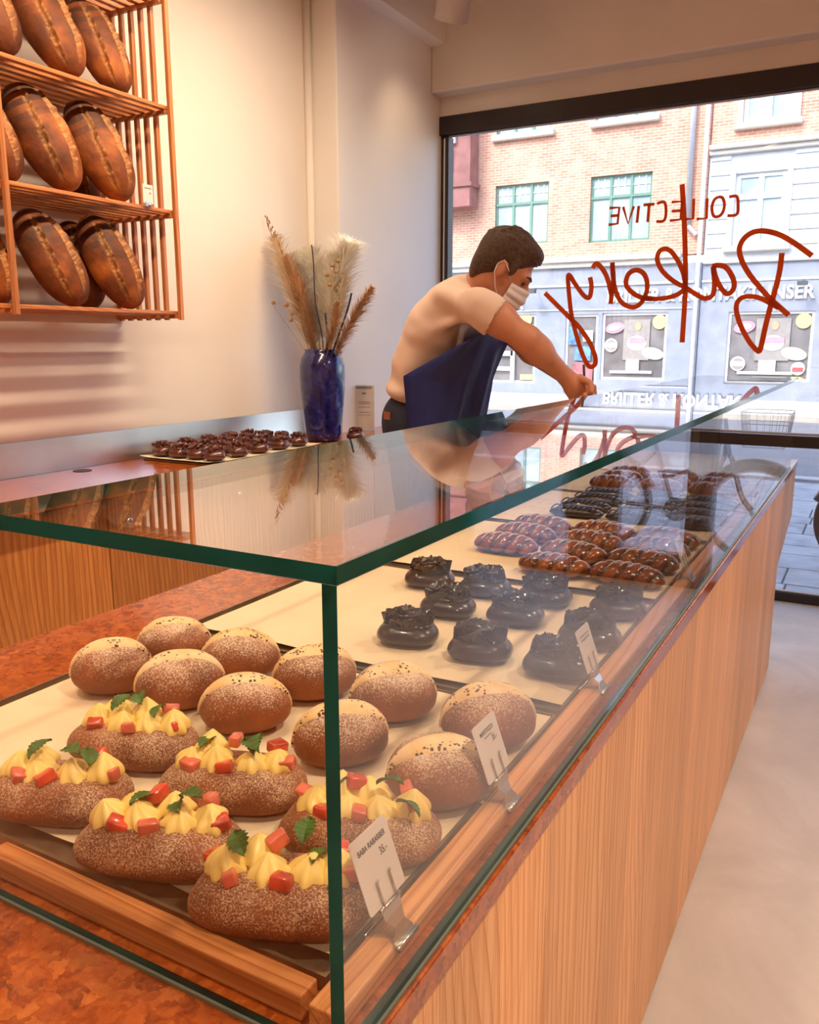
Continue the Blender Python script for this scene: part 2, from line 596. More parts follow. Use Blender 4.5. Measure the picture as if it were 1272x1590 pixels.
bar(w1, PX, 0.23, 2.765, 2.875, y0 - 0.02)
bar(w1, PX + 0.03, 0.14, 2.752, 2.764, y0 + 0.01, y0 + 0.03, 'alu', 'bead')
bar(w1, PX, PX + 0.018, 0.0, 2.765, y0 + 0.01)
bar(w1, PX + 0.018, PX + 0.034, 0.05, 2.75, y0 + 0.01, y0 + 0.03, 'white_bead', 'bead')
bar(w1, PX + 0.034, PX + 0.058, 0.0, 2.76)
bar(w1, PX + 0.04, 0.14, 0.892, 0.958)
bar(w1, PX + 0.04, 0.14, 0.962, 0.974, y0 + 0.01, y0 + 0.03, 'alu', 'bead')
bar(w1, PX, 0.14, -0.001, 0.052)
bar(w1, PX, 0.14, 0.054, 0.064, y0 + 0.01, y0 + 0.03, 'alu', 'bead')
bar(w1, 0.14, 0.235, 0.0, 2.87)
MB().box(PX + 0.05, 0.145, WINY + 0.02, WINY + 0.03, 0.955, 2.77).build('glass_pane', M['window_glass'], w1)
MB().box(PX + 0.05, 0.145, WINY + 0.02, WINY + 0.03, 0.05, 0.895).build('glass_pane', M['window_glass'], w1)

d1 = empty('door_1', (0.6, WINY, 0), 'dark framed glass street door', kind='structure')
bar(d1, 0.235, 0.30, 0.0, 2.3)
bar(d1, 0.70, 1.02, 0.0, 2.87)
bar(d1, 0.30, 0.70, 0.0, 0.2)
bar(d1, 0.235, 0.70, 2.2, 2.3)
bar(d1, 0.235, 0.70, 2.77, 2.87)
MB().box(0.295, 0.705, WINY + 0.02, WINY + 0.03, 0.19, 2.21).build('glass_pane', M['window_glass'], d1)
MB().box(0.235, 0.705, WINY + 0.02, WINY + 0.03, 2.29, 2.78).build('glass_pane', M['window_glass'], d1)
w2 = empty('window_2', (1.4, WINY, 0), 'second shop window beyond the street door', kind='structure')
bar(w2, 1.02, 1.80, 2.765, 2.875)
bar(w2, 1.02, 1.80, 0.892, 0.958)
bar(w2, 1.02, 1.80, -0.001, 0.06)
bar(w2, 1.72, 1.80, 0.0, 2.87)
MB().box(1.02, 1.73, WINY + 0.02, WINY + 0.03, 0.955, 2.77).build('glass_pane', M['window_glass'], w2)
MB().box(1.02, 1.73, WINY + 0.02, WINY + 0.03, 0.055, 0.895).build('glass_pane', M['window_glass'], w2)

def vinyl():
    m, nt, b = newmat('burnt orange translucent lettering')
    nz = N(nt, 'TexNoise', {'Vector': coords(nt), 'Scale': 9.0, 'Detail': 2.0})
    col = ramp(nt, nz.outputs['Fac'], [(0.3, c255(226, 108, 34)), (0.7, c255(238, 124, 50))])
    nt.links.new(col, b.inputs['Base Color'])
    tl = N(nt, 'BsdfTranslucent', {'Color': col})
    mx = N(nt, 'MixShader', {0: 0.7, 1: b.outputs[0], 2: tl.outputs[0]})
    nt.links.new(mx.outputs[0], nt.nodes['Material Output'].inputs[0])
    return m


# lettering stuck to the window, read from the street (mirrored from inside)
M['orange_vinyl'] = vinyl()
LY = WINY + 0.014


def zoomA(p): return (900 + p[0] / 3.419, 270 + p[1] / 3.419)


def zoomB(p): return (680 + p[0] / 4.296, 270 + p[1] / 4.296)


def stroke(mb, pts, conv, r=0.0145, smooth=True):
    w = [at(*conv(p), 'y', LY) for p in pts]
    if smooth: w = catmull(w, 6)
    mb.tube(w, r, 8, flat=((0, 1, 0), 0.25))


lt = empty('window_lettering', at(1040, 450, 'y', LY), 'burnt orange script and capitals painted on the shop window', 'lettering')
word = MB()
stroke(word, [(1235, 435), (1130, 360), (1040, 315), (950, 303), (885, 332), (850, 390), (860, 455), (900, 530), (960, 605), (1015, 665), (1060, 705), (1110, 750)], zoomA)
stroke(word, [(1075, 420), (1062, 520), (1038, 620), (1015, 700), (985, 820), (960, 930), (940, 935), (895, 880), (850, 790), (832, 710), (852, 664), (900, 650), (960, 660), (1020, 690), (1060, 712)], zoomA)
word.build('letter', M['orange_vinyl'], lt)
word = MB()
stroke(word, [(705, 492), (735, 485), (775, 495), (806, 535), (822, 585), (808, 625), (780, 635), (748, 600), (722, 545), (710, 495), (716, 560), (715, 615), (700, 650), (660, 660), (612, 635), (560, 602), (500, 570), (440, 515), (413, 455), (428, 408), (468, 400), (508, 438), (545, 510), (560, 575), (552, 615), (510, 645), (450, 660), (390, 663), (350, 655)], zoomA)
word.build('letter', M['orange_vinyl'], lt)
word = MB()
stroke(word, [(545, 55), (556, 250), (562, 450), (562, 620), (545, 895)], zoomA)
word.build('letter', M['orange_vinyl'], lt)
word = MB()
stroke(word, [(395, 663), (340, 660), (280, 630), (247, 585), (262, 530), (305, 510), (345, 535), (360, 590), (348, 650), (312, 698), (270, 706), (222, 680), (192, 620), (178, 545), (174, 470)], zoomA)
stroke(word, [(174, 470), (180, 560), (172, 630), (165, 690)], zoomA)
stroke(word, [(168, 640), (150, 560), (122, 505), (90, 476), (70, 500)], zoomA)
word.build('letter', M['orange_vinyl'], lt)
word = MB()
stroke(word, [(1015, 690), (1025, 750), (1012, 822), (975, 812), (920, 740), (872, 672), (872, 760), (890, 930), (920, 1060), (960, 1190), (1005, 1280), (1045, 1276), (1050, 1220), (1010, 1120), (940, 1020), (880, 960), (800, 880), (715, 795)], zoomB)
word.build('letter', M['orange_vinyl'], lt)
CAP = [[(795, 122), (835, 120), (842, 165), (835, 215), (785, 222)],
       [(737, 122), (715, 140), (703, 180), (712, 222), (738, 226), (760, 205), (770, 165), (760, 128), (737, 122)],
       [(678, 130), (674, 236), (622, 240)], [(607, 132), (603, 238), (552, 240)],
       [(490, 150), (545, 146), (537, 242), (480, 248), None, (540, 195), (490, 198)],
       [(412, 158), (450, 150), (460, 200), (448, 248), (408, 252)],
       [(340, 165), (398, 160), None, (370, 162), (362, 256)], [(315, 170), (305, 260)],
       [(232, 175), (258, 264), (288, 172)],
       [(160, 182), (212, 178), (202, 264), (155, 270), None, (206, 220), (165, 224)]]
for sub in CAP:
    mb = MB()
    run = []
    for p in sub + [None]:
        if p is None:
            if len(run) > 1: stroke(mb, run, zoomA, 0.0085, len(run) > 4)
            run = []
        else:
            run.append(p)
    mb.build('letter', M['orange_vinyl'], lt)

# ------------------------------------------------------------------ the street
GZ = -0.06


def paving():
    m, nt, b = newmat('grey paving stone')
    v = coords(nt)
    a = N(nt, 'TexNoise', {'Vector': v, 'Scale': 5.0, 'Detail': 6.0})
    oi = nt.nodes.new('ShaderNodeObjectInfo')
    col = ramp(nt, a.outputs['Fac'], [(0.3, c255(150, 150, 154)), (0.7, c255(186, 186, 190))])
    col = mixc(nt, 1.0, col, ramp(nt, oi.outputs['Random'], [(0, G(0.9)), (1, G(1.08))]), 'MULTIPLY')
    nt.links.new(col, b.inputs['Base Color'])
    b.inputs['Roughness'].default_value = 0.7
    bump(nt, b, a.outputs['Fac'], 0.2, 0.01)
    return m


M['paving'] = paving()
M['joint'] = plain('dark paving joint', c255(96, 94, 96), 0.9)
M['asphalt'] = plain('grey asphalt', c255(120, 120, 124), 0.85, var=0.05, vscale=3, bmp=0.2, bscale=80)
M['kerb'] = plain('granite kerb', c255(176, 174, 174), 0.7, bmp=0.15)
M['far_paving'] = plain('far pale paving', c255(200, 192, 180), 0.8, var=0.03)
pv = struct('pavement', MB().box(-14, 14, 5.4, 10.4, GZ - 0.2, GZ - 0.012), M['joint'], 'near pavement of grey slabs outside the window')
slab_me = {}
row = 0
y = 5.42
while y < 9.9:
    h = 0.44 if row % 3 else 0.30
    wid = 0.85 if row % 3 else 0.5
    key = (wid, h)
    if key not in slab_me:
        slab_me[key] = MB().box(0.006, wid - 0.006, 0.006, h - 0.006, -0.05, 0, 0, 0.005).mesh('paving_slab', M['paving'])
    x = -3.4 - (row % 2) * wid / 2
    while x < 2.6:
        s = link('paving_slab', slab_me[key], pv)
        s.location = (x, y, GZ + random.uniform(-0.002, 0.002))
        x += wid
    y += h
    row += 1
struct('kerb', MB().box(-20, 20, 10.4, 10.62, GZ - 0.2, GZ + 0.005, 0, 0.01), M['kerb'], 'granite kerb of the near pavement')
struct('road', MB().box(-24, 24, 10.6, 19.2, GZ - 0.3, GZ - 0.11), M['asphalt'], 'asphalt street between the pavements')
struct('far_pavement', MB().box(-24, 24, 19.2, 24.2, GZ - 0.2, GZ + 0.02, 0, 0.01), M['far_paving'], 'sunlit pavement on the far side of the street')

# ------------------------------------------------------------------ houses across the street
FY = 24.0


def brick():
    m, nt, b = newmat('pale red facing brick')
    v = coords(nt, (1, 1, 1), rand=False, rot=(PI / 2, 0, 0))
    br = N(nt, 'TexBrick', {'Vector': v, 'Color1': c255(190, 124, 102), 'Color2': c255(208, 148, 124), 'Mortar': c255(208, 180, 160), 'Scale': 1.0,
                            'Mortar Size': 0.012, 'Brick Width': 0.235, 'Row Height': 0.075})
    nz = N(nt, 'TexNoise', {'Vector': v, 'Scale': 2.2, 'Detail': 6.0, 'Roughness': 0.7})
    col = mixc(nt, ramp(nt, nz.outputs['Fac'], [(0.42, G(0.0)), (0.66, G(0.55))]), br.outputs['Color'], c255(222, 182, 158))
    nt.links.new(col, b.inputs['Base Color'])
    b.inputs['Roughness'].default_value = 0.85
    bump(nt, b, br.outputs['Fac'], 0.3, 0.01)
    return m


M['brick'] = brick()
M['shadow_brick'] = plain('brick in shadow tone', c255(146, 98, 94), 0.85, var=0.12, vscale=3)  # the wall's shadow is put into this darker colour
M['grey_render'] = plain('blue grey shop front render', c255(146, 154, 170), 0.8, var=0.06, vscale=2.5, bmp=0.2, bscale=6)
M['white_render'] = plain('white house render', c255(196, 202, 208), 0.7, var=0.02)
M['cornice'] = plain('pale stone cornice', c255(212, 208, 200), 0.7, var=0.02)
M['green_frame'] = plain('sage green window frame', c255(96, 142, 124), 0.5, var=0.03)
M['white_frame'] = plain('white window frame', c255(232, 232, 232), 0.5, var=0.01)
M['far_glass'] = plain('pale window glass', c255(170, 190, 200), 0.08, var=0.12, vscale=1.2, spec=0.8)
M['dark_glass'] = plain('dim shop interior behind glass', c255(124, 122, 124), 0.12, var=0.18, vscale=1.5, spec=0.7)
M['pipe_grey'] = plain('zinc downpipe', c255(176, 180, 188), 0.4, metal=0.3, var=0.03)
M['sign_white'] = plain('white sign letters', c255(246, 246, 246), 0.5, var=0.0)


def facade(thing, rects, holes, x0, x1, z0, z1, mat, name, ya=FY, yb=FY + 0.4):
    """wall panel with openings: split into strips around the holes"""
    xs = sorted({x0, x1} | {h[0] for h in holes} | {h[1] for h in holes})
    zs = sorted({z0, z1} | {h[2] for h in holes} | {h[3] for h in holes})
    mb = MB()
    for i in range(len(xs) - 1):
        for j in range(len(zs) - 1):
            cx, cz = (xs[i] + xs[i + 1]) / 2, (zs[j] + zs[j + 1]) / 2
            if xs[i] < x0 - 1e-6 or xs[i + 1] > x1 + 1e-6 or zs[j] < z0 - 1e-6 or zs[j + 1] > z1 + 1e-6: continue
            if any(h[0] < cx < h[1] and h[2] < cz < h[3] for h in holes): continue
            mb.box(xs[i], xs[i + 1], ya, yb, zs[j], zs[j + 1])
    return mb.build(name, M[mat], thing)


hA = empty('brick_house', (-9, FY, GZ), 'pale red brick house with sage green windows across the street', 'building')
green = [(-10.44, -8.78, 4.30, 5.98), (-7.56, -5.86, 4.22, 5.98), (-10.44, -8.78, 7.36, 9.1), (-7.50, -5.86, 7.40, 9.14), (-14.2, -12.5, 4.3, 5.98)]
facade(hA, None, green, -18.0, -4.42, 3.78, 10.6, 'brick', 'wall')
shopA = [(-10.62, -9.06, 0.26, 2.28), (-8.14, -7.18, 0.0, 2.26), (-7.06, -5.24, 0.42, 2.28), (-13.6, -11.4, 0.3, 2.28)]
facade(hA, None, shopA, -18.0, -4.42, GZ, 3.56, 'grey_render', 'shop_front')
MB().box(-18, -4.97, FY - 0.10, FY + 0.2, 3.56, 3.70, 0, 0.02).build('cornice', M['cornice'], hA)
MB().box(-18, -4.97, FY - 0.20, FY + 0.2, 3.70, 3.84, 0, 0.02).build('cornice', M['cornice'], hA)
MB().box(-18, -4.6, FY - 0.05, FY + 0.1, 3.03, 3.09, 0, 0.01).build('string_course', M['cornice'], hA)
MB().box(-18, -4.6, FY - 0.03, FY + 0.1, 2.36, 2.40, 0, 0.01).build('string_course', M['white_render'], hA)


def sash(parent, x0, x1, z0, z1, frame, cols=3, top=0.32, depth=0.14, small=2, glassm='far_glass', t=0.06):
    mb = MB()
    ya, yb = FY + depth - 0.06, FY + depth
    mb.box(x0, x0 + t, ya, yb, z0, z1); mb.box(x1 - t, x1, ya, yb, z0, z1)
    mb.box(x0 + .002, x1 - .002, ya - .004, yb - .002, z0 + .002, z0 + t); mb.box(x0 + .002, x1 - .002, ya - .004, yb - .002, z1 - t, z1 - .002)
    zt = z1 - (z1 - z0) * top
    if top: mb.box(x0 + .003, x1 - .003, ya - 0.02, yb - .003, zt - t * 0.6, zt + t * 0.6)
    fr = mb.build('window_frame', M[frame], parent)
    w = (x1 - x0) / cols
    for i in range(cols):
        a, b_ = x0 + i * w, x0 + (i + 1) * w
        if i: MB().box(a - t * 0.6, a + t * 0.6, ya - 0.015, yb - .004, z0 + .004, z1 - .004).build('mullion', M[frame], fr)
        for (za, zb) in (((z0, zt), (zt, z1)) if top else ((z0, z1),)):
            MB().box(a + 0.01, b_ - 0.01, yb - 0.03, yb - 0.01, za + 0.01, zb - 0.01).build('pane', M[glassm], fr)
        if small and top:
            m2 = MB()
            for k in range(1, 3): m2.box(a + w * k / 3 - 0.012, a + w * k / 3 + 0.012, yb - 0.05, yb - 0.02, zt, z1)
            m2.box(a, b_, yb - 0.05, yb - 0.02, (zt + z1) / 2 - 0.012, (zt + z1) / 2 + 0.012)
            m2.build('glazing_bar', M['white_frame'], fr)
    return fr


for g in green: sash(hA, *g, 'green_frame')
for (x0, x1, z) in ((-10.55, -8.66, 7.36), (-7.62, -5.74, 7.40)):
    MB().box(x0, x1, FY - 0.16, FY + 0.1, z - 0.17, z, 0, 0.02).build('window_sill', M['cornice'], hA)
# dark box added in place of a shadow, far left of the brick house
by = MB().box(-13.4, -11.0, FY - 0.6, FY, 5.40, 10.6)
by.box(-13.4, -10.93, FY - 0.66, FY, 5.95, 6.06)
shadow_box = by.build('shadow_box', M['shadow_brick'], hA)
MB().box(-12.5, -11.55, FY - 0.66, FY - 0.6, 6.4, 7.0).build('pane', M['far_glass'], shadow_box)
MB().box(-12.5, -11.45, FY - 0.7, FY - 0.6, 7.15, 7.5).build('window_sill', M['cornice'], shadow_box)

hB = empty('white_house', (0, FY, GZ), 'white rendered house with tall white windows right of the brick house', 'building')
whw = [(-3.72, -2.50, 3.92, 5.72), (-1.45, -0.2, 3.92, 5.72), (-3.66, -2.46, 6.9, 8.8), (-1.3, -0.1, 6.9, 8.8), (0.9, 2.1, 3.92, 5.72)]
shopB = [(-3.66, -1.58, 0.46, 2.26), (-0.6, 1.6, 0.46, 2.26)]
facade(hB, None, whw, -4.40, 8.0, 3.56, 6.2, 'white_render', 'wall')
facade(hB, None, whw, -4.40, 8.0, 6.44, 10.6, 'brick', 'upper_wall')
facade(hB, None, shopB, -4.40, 8.0, GZ, 3.56, 'grey_render', 'shop_front')
MB().box(-4.4, 8.0, FY - 0.22, FY + 0.2, 6.32, 6.44, 0, 0.02).build('cornice', M['cornice'], hB)
MB().box(-4.4, 8.0, FY - 0.12, FY + 0.2, 6.2, 6.32, 0, 0.02).build('cornice', M['cornice'], hB)
MB().box(-4.4, 8.0, FY - 0.08, FY + 0.2, 3.5, 3.6, 0, 0.02).build('string_course', M['cornice'], hB)
MB().box(-4.4, 8.0, FY - 0.03, FY + 0.1, 3.03, 3.09, 0, 0.01).build('string_course', M['cornice'], hB)
for z in np.arange(3.9, 6.1, 0.36):
    for (a, b_) in ((-4.35, -3.86), (-2.36, -1.6)):
        MB().box(a, b_, FY - 0.03, FY + 0.02, z, z + 0.33, 0, 0.01).build('rendered_block', M['white_render'], hB)
for g in whw:
    sash(hB, *g, 'white_frame', 2, 0.32, small=0, t=0.11, glassm='far_glass')
    MB().box(g[0] - 0.14, g[0] - .003, FY - 0.06, FY - .002, g[2], g[3] + 0.1, 0, 0.01).build('architrave', M['cornice'], hB)
    MB().box(g[1] + .003, g[1] + 0.14, FY - 0.06, FY - .002, g[2], g[3] + 0.1, 0, 0.01).build('architrave', M['cornice'], hB)
    MB().box(g[0] - 0.2, g[1] + 0.2, FY - 0.16, FY + 0.1, g[2] - 0.14, g[2], 0, 0.02).build('window_sill', M['cornice'], hB)
for k, (x, za, zb) in enumerate(((-4.86, 4.5, 10.6), (-4.50, GZ, 10.6))):
    o = MB().tube([(x, FY - 0.12, za), (x, FY - 0.12, zb)], 0.075 if k == 0 else 0.055, 12).build('downpipe', M['pipe_grey' if k == 0 else 'white_frame'], None, True)
    if k == 0: MB().tube([(-4.86, FY - 0.12, 4.52), (-4.60, FY - 0.12, 4.25)], 0.06, 10).build('elbow', M['pipe_grey'], o)
    tag(o, ('thick zinc downpipe on the brick house' if k == 0 else 'thin white downpipe between the brick and white houses'), 'downpipe')

# shop windows on the ground floor with their stickers
M['pink'] = plain('pink sticker', c255(232, 150, 176), 0.5, var=0.04, vscale=4)
M['yellow'] = plain('pale yellow sticker', c255(246, 232, 140), 0.5, var=0.02)
M['poster_blue'] = plain('blue poster', c255(96, 140, 190), 0.5, var=0.25, vscale=6)
M['poster_red'] = plain('muted red poster', c255(170, 110, 120), 0.5, var=0.2, vscale=5)
M['sticker_red'] = plain('red sticker band', c255(220, 90, 90), 0.5)
M['interior_white'] = plain('white display stand', c255(226, 226, 224), 0.6)
M['skin_poster'] = plain('poster face', c255(206, 160, 130), 0.6)


def disc(parent, x, z, rx, rz, mat, y=None, rot=0.0, name='sticker', thick=0.01):
    y = FY + 0.05 if y is None else y
    mb = MB()
    n = 28
    ring = []
    for s in (0, 1):
        for j in range(n):
            t = 2 * PI * j / n
            px_, pz_ = rx * math.cos(t), rz * math.sin(t)
            ring.append((x + px_ * math.cos(rot) - pz_ * math.sin(rot), y - s * thick, z + px_ * math.sin(rot) + pz_ * math.cos(rot)))
    fs = [tuple(range(n)), tuple(range(2 * n - 1, n - 1, -1))] + [(j, (j + 1) % n + 0, n + (j + 1) % n, n + j) for j in range(n)]
    mb.add(ring, fs)
    return mb.build(name, M[mat], parent)


def shopwin(parent, x0, x1, z0, z1, kind):
    fr = sash(parent, x0, x1, z0, z1, 'white_frame', 1, 0, 0.12, 0, 'dark_glass', 0.07)
    w, h = x1 - x0, z1 - z0
    X = lambda u: x0 + u * w
    Z = lambda v: z0 + v * h
    if kind == 'door':
        MB().box(X(.1), X(.42), FY + 0.03, FY + 0.045, Z(.62), Z(.85)).build('poster', M['poster_blue'], fr)
        MB().box(X(.55), X(.85), FY + 0.03, FY + 0.045, Z(.66), Z(.8)).build('poster', M['card'], fr)
        MB().box(X(.3), X(.8), FY + 0.03, FY + 0.045, Z(.42), Z(.6)).build('poster', M['poster_blue'], fr)
        MB().box(X(.25), X(.88), FY + 0.03, FY + 0.045, Z(.08), Z(.4)).build('poster', M['poster_red'], fr)
        return
    if kind == 'left':
        MB().box(X(.02), X(.55), FY - 0.01, FY + 0.05, Z(.40), Z(.47)).build('glazing_bar', M['white_frame'], fr)
        MB().box(X(.5), X(.58), FY - 0.01, FY + 0.05, Z(0), Z(.47)).build('glazing_bar', M['white_frame'], fr)
        MB().box(X(.02), X(.5), FY - 0.01, FY + 0.05, Z(.18), Z(.24)).build('shelf', M['interior_white'], fr)
        disc(fr, X(.78), Z(.93), .2, .2, 'yellow')
        disc(fr, X(.78), Z(.42), .17, .17, 'interior_white')
        disc(fr, X(.78), Z(.42), .13, .06, 'ink_grey', FY + 0.035)
        MB().box(X(.7), X(.95), FY + 0.03, FY + 0.045, Z(.05), Z(.13)).build('poster', M['yellow'], fr)
        return
    disc(fr, X(.20), Z(.78), .27, .15, 'pink', rot=0.2)
    disc(fr, X(.20), Z(.78), .17, .08, 'interior_white', FY + 0.035, rot=0.2)
    disc(fr, X(.88), Z(.86), .19, .19, 'yellow')
    disc(fr, X(.80), Z(.40), .31, .16, 'interior_white', rot=-0.2)
    zr = .52 if kind == 'a' else .25
    disc(fr, X(.15), Z(zr), .19, .19, 'interior_white')
    disc(fr, X(.15), Z(zr), .15, .15, 'ink_grey', FY + 0.035)
    MB().box(X(.15) - .16, X(.15) + .16, FY + 0.015, FY + 0.028, Z(zr) - .06, Z(zr) + .06).build('sticker', M['interior_white'], fr)
    pl = MB().box(X(.34), X(.74), FY + 0.045, FY + 0.06, Z(.3), Z(.9)).build('poster', M['ink_grey'], fr)
    disc(pl, X(.56), Z(.80), .085, .12, 'skin_poster', FY + 0.04, name='face')
    disc(pl, X(.55), Z(.55), .27, .2, 'interior_white', FY + 0.043, name='coat')
    MB().box(X(.44), X(.68), FY + 0.012, FY + 0.022, Z(.56), Z(.63)).build('caption', M['pink'], pl)
    MB().box(X(.15), X(.8), FY + 0.02, FY + 0.05, Z(.10), Z(.14)).build('shelf', M['interior_white'], fr)
    MB().box(X(.4), X(.6), FY + 0.01, FY + 0.05, Z(.14), Z(.30)).build('shelf', M['interior_white'], fr)
    if kind == 'b':
        disc(fr, X(.86), Z(.19), .17, .17, 'interior_white')
        MB().box(X(.86) - .13, X(.86) + .13, FY + 0.02, FY + 0.038, Z(.19) - .08, Z(.19) + .03).build('sticker', M['sticker_red'], fr)
        disc(fr, X(.86), Z(.04), .14, .06, 'yellow')


shopwin(hA, -10.62, -9.06, 0.26, 2.28, 'left')
shopwin(hA, -8.14, -7.18, 0.0, 2.26, 'door')
shopwin(hA, -7.06, -5.24, 0.42, 2.28, 'a')
shopwin(hA, -13.6, -11.4, 0.3, 2.28, 'a')
shopwin(hB, -3.66, -1.58, 0.46, 2.26, 'b')
shopwin(hB, -0.6, 1.6, 0.46, 2.26, 'a')
sg = empty('shop_sign', (-4.2, FY - 0.06, 2.70), 'white raised capitals of the shop sign on the grey front', 'sign')
Mx = Matrix.Rotation(PI / 2, 4, 'X')
cxs = -6.93
bd = 'BRILLER & KONTAKTLINSER'
me = text_mesh('sign_word', bd, 0.46, M['sign_white'], Matrix.Translation((0, 0, 0)) @ Mx, 0.018, 'LEFT', 1.0, 0.012)
xs_ = [v.co.x for v in me.vertices]
sc_ = (-1.62 + 6.93) / (max(xs_) - min(xs_))
me.transform(Matrix.Translation((-6.93 - min(xs_) * sc_, FY - 0.03, 2.72)) @ Matrix.Diagonal((sc_, 1, 1.05, 1)))
link('sign_word', me, sg, True)
sg2 = text_mesh('sign_word', 'BRILLER', 0.46, M['sign_white'], Matrix.Translation((-10.1, FY - 0.05, 2.58)) @ Mx, 0.03, 'CENTER', 0.8, 0.012)
tag(link('shop_sign', sg2), 'white sign letters above the shop window on the far left', 'sign')
for (x, lbl) in ((-9.05, 'small dark lamp bracket left of the shop door'), (-1.9, 'small dark lamp bracket above the sign')):
    mb = MB().tube([(x, FY - .06, 3.0), (x, FY - 0.5, 2.95)], 0.02, 6)
    mb.box(x - 0.12, x + 0.12, FY - 0.55, FY - 0.38, 2.86, 2.96)
    tag(mb.build('lamp_bracket', plain('dark lamp metal', c255(80, 84, 92), 0.5)), lbl, 'lamp')

# ------------------------------------------------------------------ display counter
STZ = 0.90
FX = -0.313
dc = empty('display_counter', (-0.86, 1.9, 0), 'long display counter clad in upright larch boards', 'counter')
MB().box(-1.385, -0.345, -0.7, 3.95, 0.0, 0.864).build('carcass', M['woodz_dark'], dc)


def prism_yz(x0, x1, poly, bev=0.0):
    n = len(poly)
    vs = [(x0, y, z) for (y, z) in poly] + [(x1, y, z) for (y, z) in poly]
    fs = [tuple(range(n)), tuple(range(2 * n - 1, n - 1, -1))] + [(j, n + j, n + (j + 1) % n, (j + 1) % n) for j in range(n)]
    return MB().add(vs, fs)


edges = [-0.7]
while edges[-1] < 3.97 - 0.2: edges.append(edges[-1] + (0.155 if len(edges) % 3 else 0.135))
edges.append(3.975)
for a, b_ in zip(edges, edges[1:]):
    MB().box(-0.340, FX - 0.006, a + 0.0004, b_ - 0.0004, 0.006, 0.864, 0, 0.0008).build('board', M['woodz'], dc)
prism_yz(-0.340, FX - 0.006, [(3.976, 0.485), (4.53, 0.62), (4.52, 0.864), (3.976, 0.864)]).build('board', M['woodz'], dc)
MB().box(-1.385, -0.345, 3.96, 4.5, 0.62, 0.864).build('carcass', M['woodz_dark'], dc)

wt = MB().box(-1.41, FX, -0.72, 4.53, 0.866, STZ, 0, 0.0025, 2).build('stone_worktop', M['stone'])
tag(wt, 'polished red breccia worktop on the larch display counter', 'worktop')

# ------------------------------------------------------------------ glass case
GT = 1.316
GX0, GX1, GY0 = -0.740, -0.320, 0.470
gc = empty('glass_case', (-0.5, 2.2, STZ), 'open-backed glass display case with green polished edges', 'display case')


def pane(x0, x1, y0, y1, z0, z1, face, name, parent=gc, clear=()):
    mb = MB()
    t = MB().box(x0, x1, y0, y1, z0, z1)
    fi = {'z': (0, 1), 'y': (2, 4), 'x': (3, 5)}[face]
    mb.add(t.v, [])
    for i, f in enumerate(t.f):
        mb.f.append(f)
        mb.m.append(0 if i in fi or i in clear else 1)
    return mb.build(name, [M['glass'], M['glass_edge']], parent)


TH = 0.014
pane(GX0, GX1, GY0, 1.835, GT - TH, GT, 'z', 'top_pane', clear=(4,))
pane(GX0, GX1, 1.8355, 4.20, GT - TH, GT, 'z', 'top_pane', clear=(2,))
pane(GX1 - 0.013, GX1, GY0, 1.835, STZ + 0.0005, GT - TH - 0.0005, 'x', 'front_pane', clear=(4,))
pane(GX1 - 0.013, GX1, 1.8355, 4.20, STZ + 0.0005, GT - TH - 0.0005, 'x', 'front_pane', clear=(2, 4))
pane(-0.785, GX1 - 0.0135, GY0, GY0 + 0.010, STZ + 0.0005, GT - TH - 0.0005, 'y', 'end_pane', clear=(3,))
MB().box(GX0, GX1 - 0.013, GY0 + 0.0102, GY0 + 0.0135, GT - TH - .004, GT - TH - .0006).build('edge_strip', M['alu'], gc)
MB().box(GX1 - 0.0170, GX1 - 0.0135, GY0 + 0.0102, GY0 + 0.0135, STZ + 0.001, GT - TH - .0006).build('edge_strip', M['alu'], gc)
MB().box(GX1 + 0.0003, GX1 + 0.003, GY0, 4.2, STZ + 0.0004, STZ + 0.004).build('seal_strip', M['seal'], gc)
MB().box(-0.785, GX1 - 0.011, GY0 - 0.003, GY0 - 0.0003, STZ + 0.0004, STZ + 0.004).build('seal_strip', M['seal'], gc)

r1 = MB().box(-0.800, -0.378, 0.4905, 0.515, STZ + 0.0005, STZ + 0.026, 0, 0.002, 2).build('wooden_rail', M['woodx'])
tag(r1, 'short larch rail inside the near end of the glass case', 'rail')
r2 = MB().box(-0.371, -0.341, 0.4905, 4.15, STZ + 0.0005, STZ + 0.022, 0, 0.002, 2).build('wooden_rail', M['woody'])
tag(r2, 'long larch rail behind the front glass holding the price tags', 'rail')

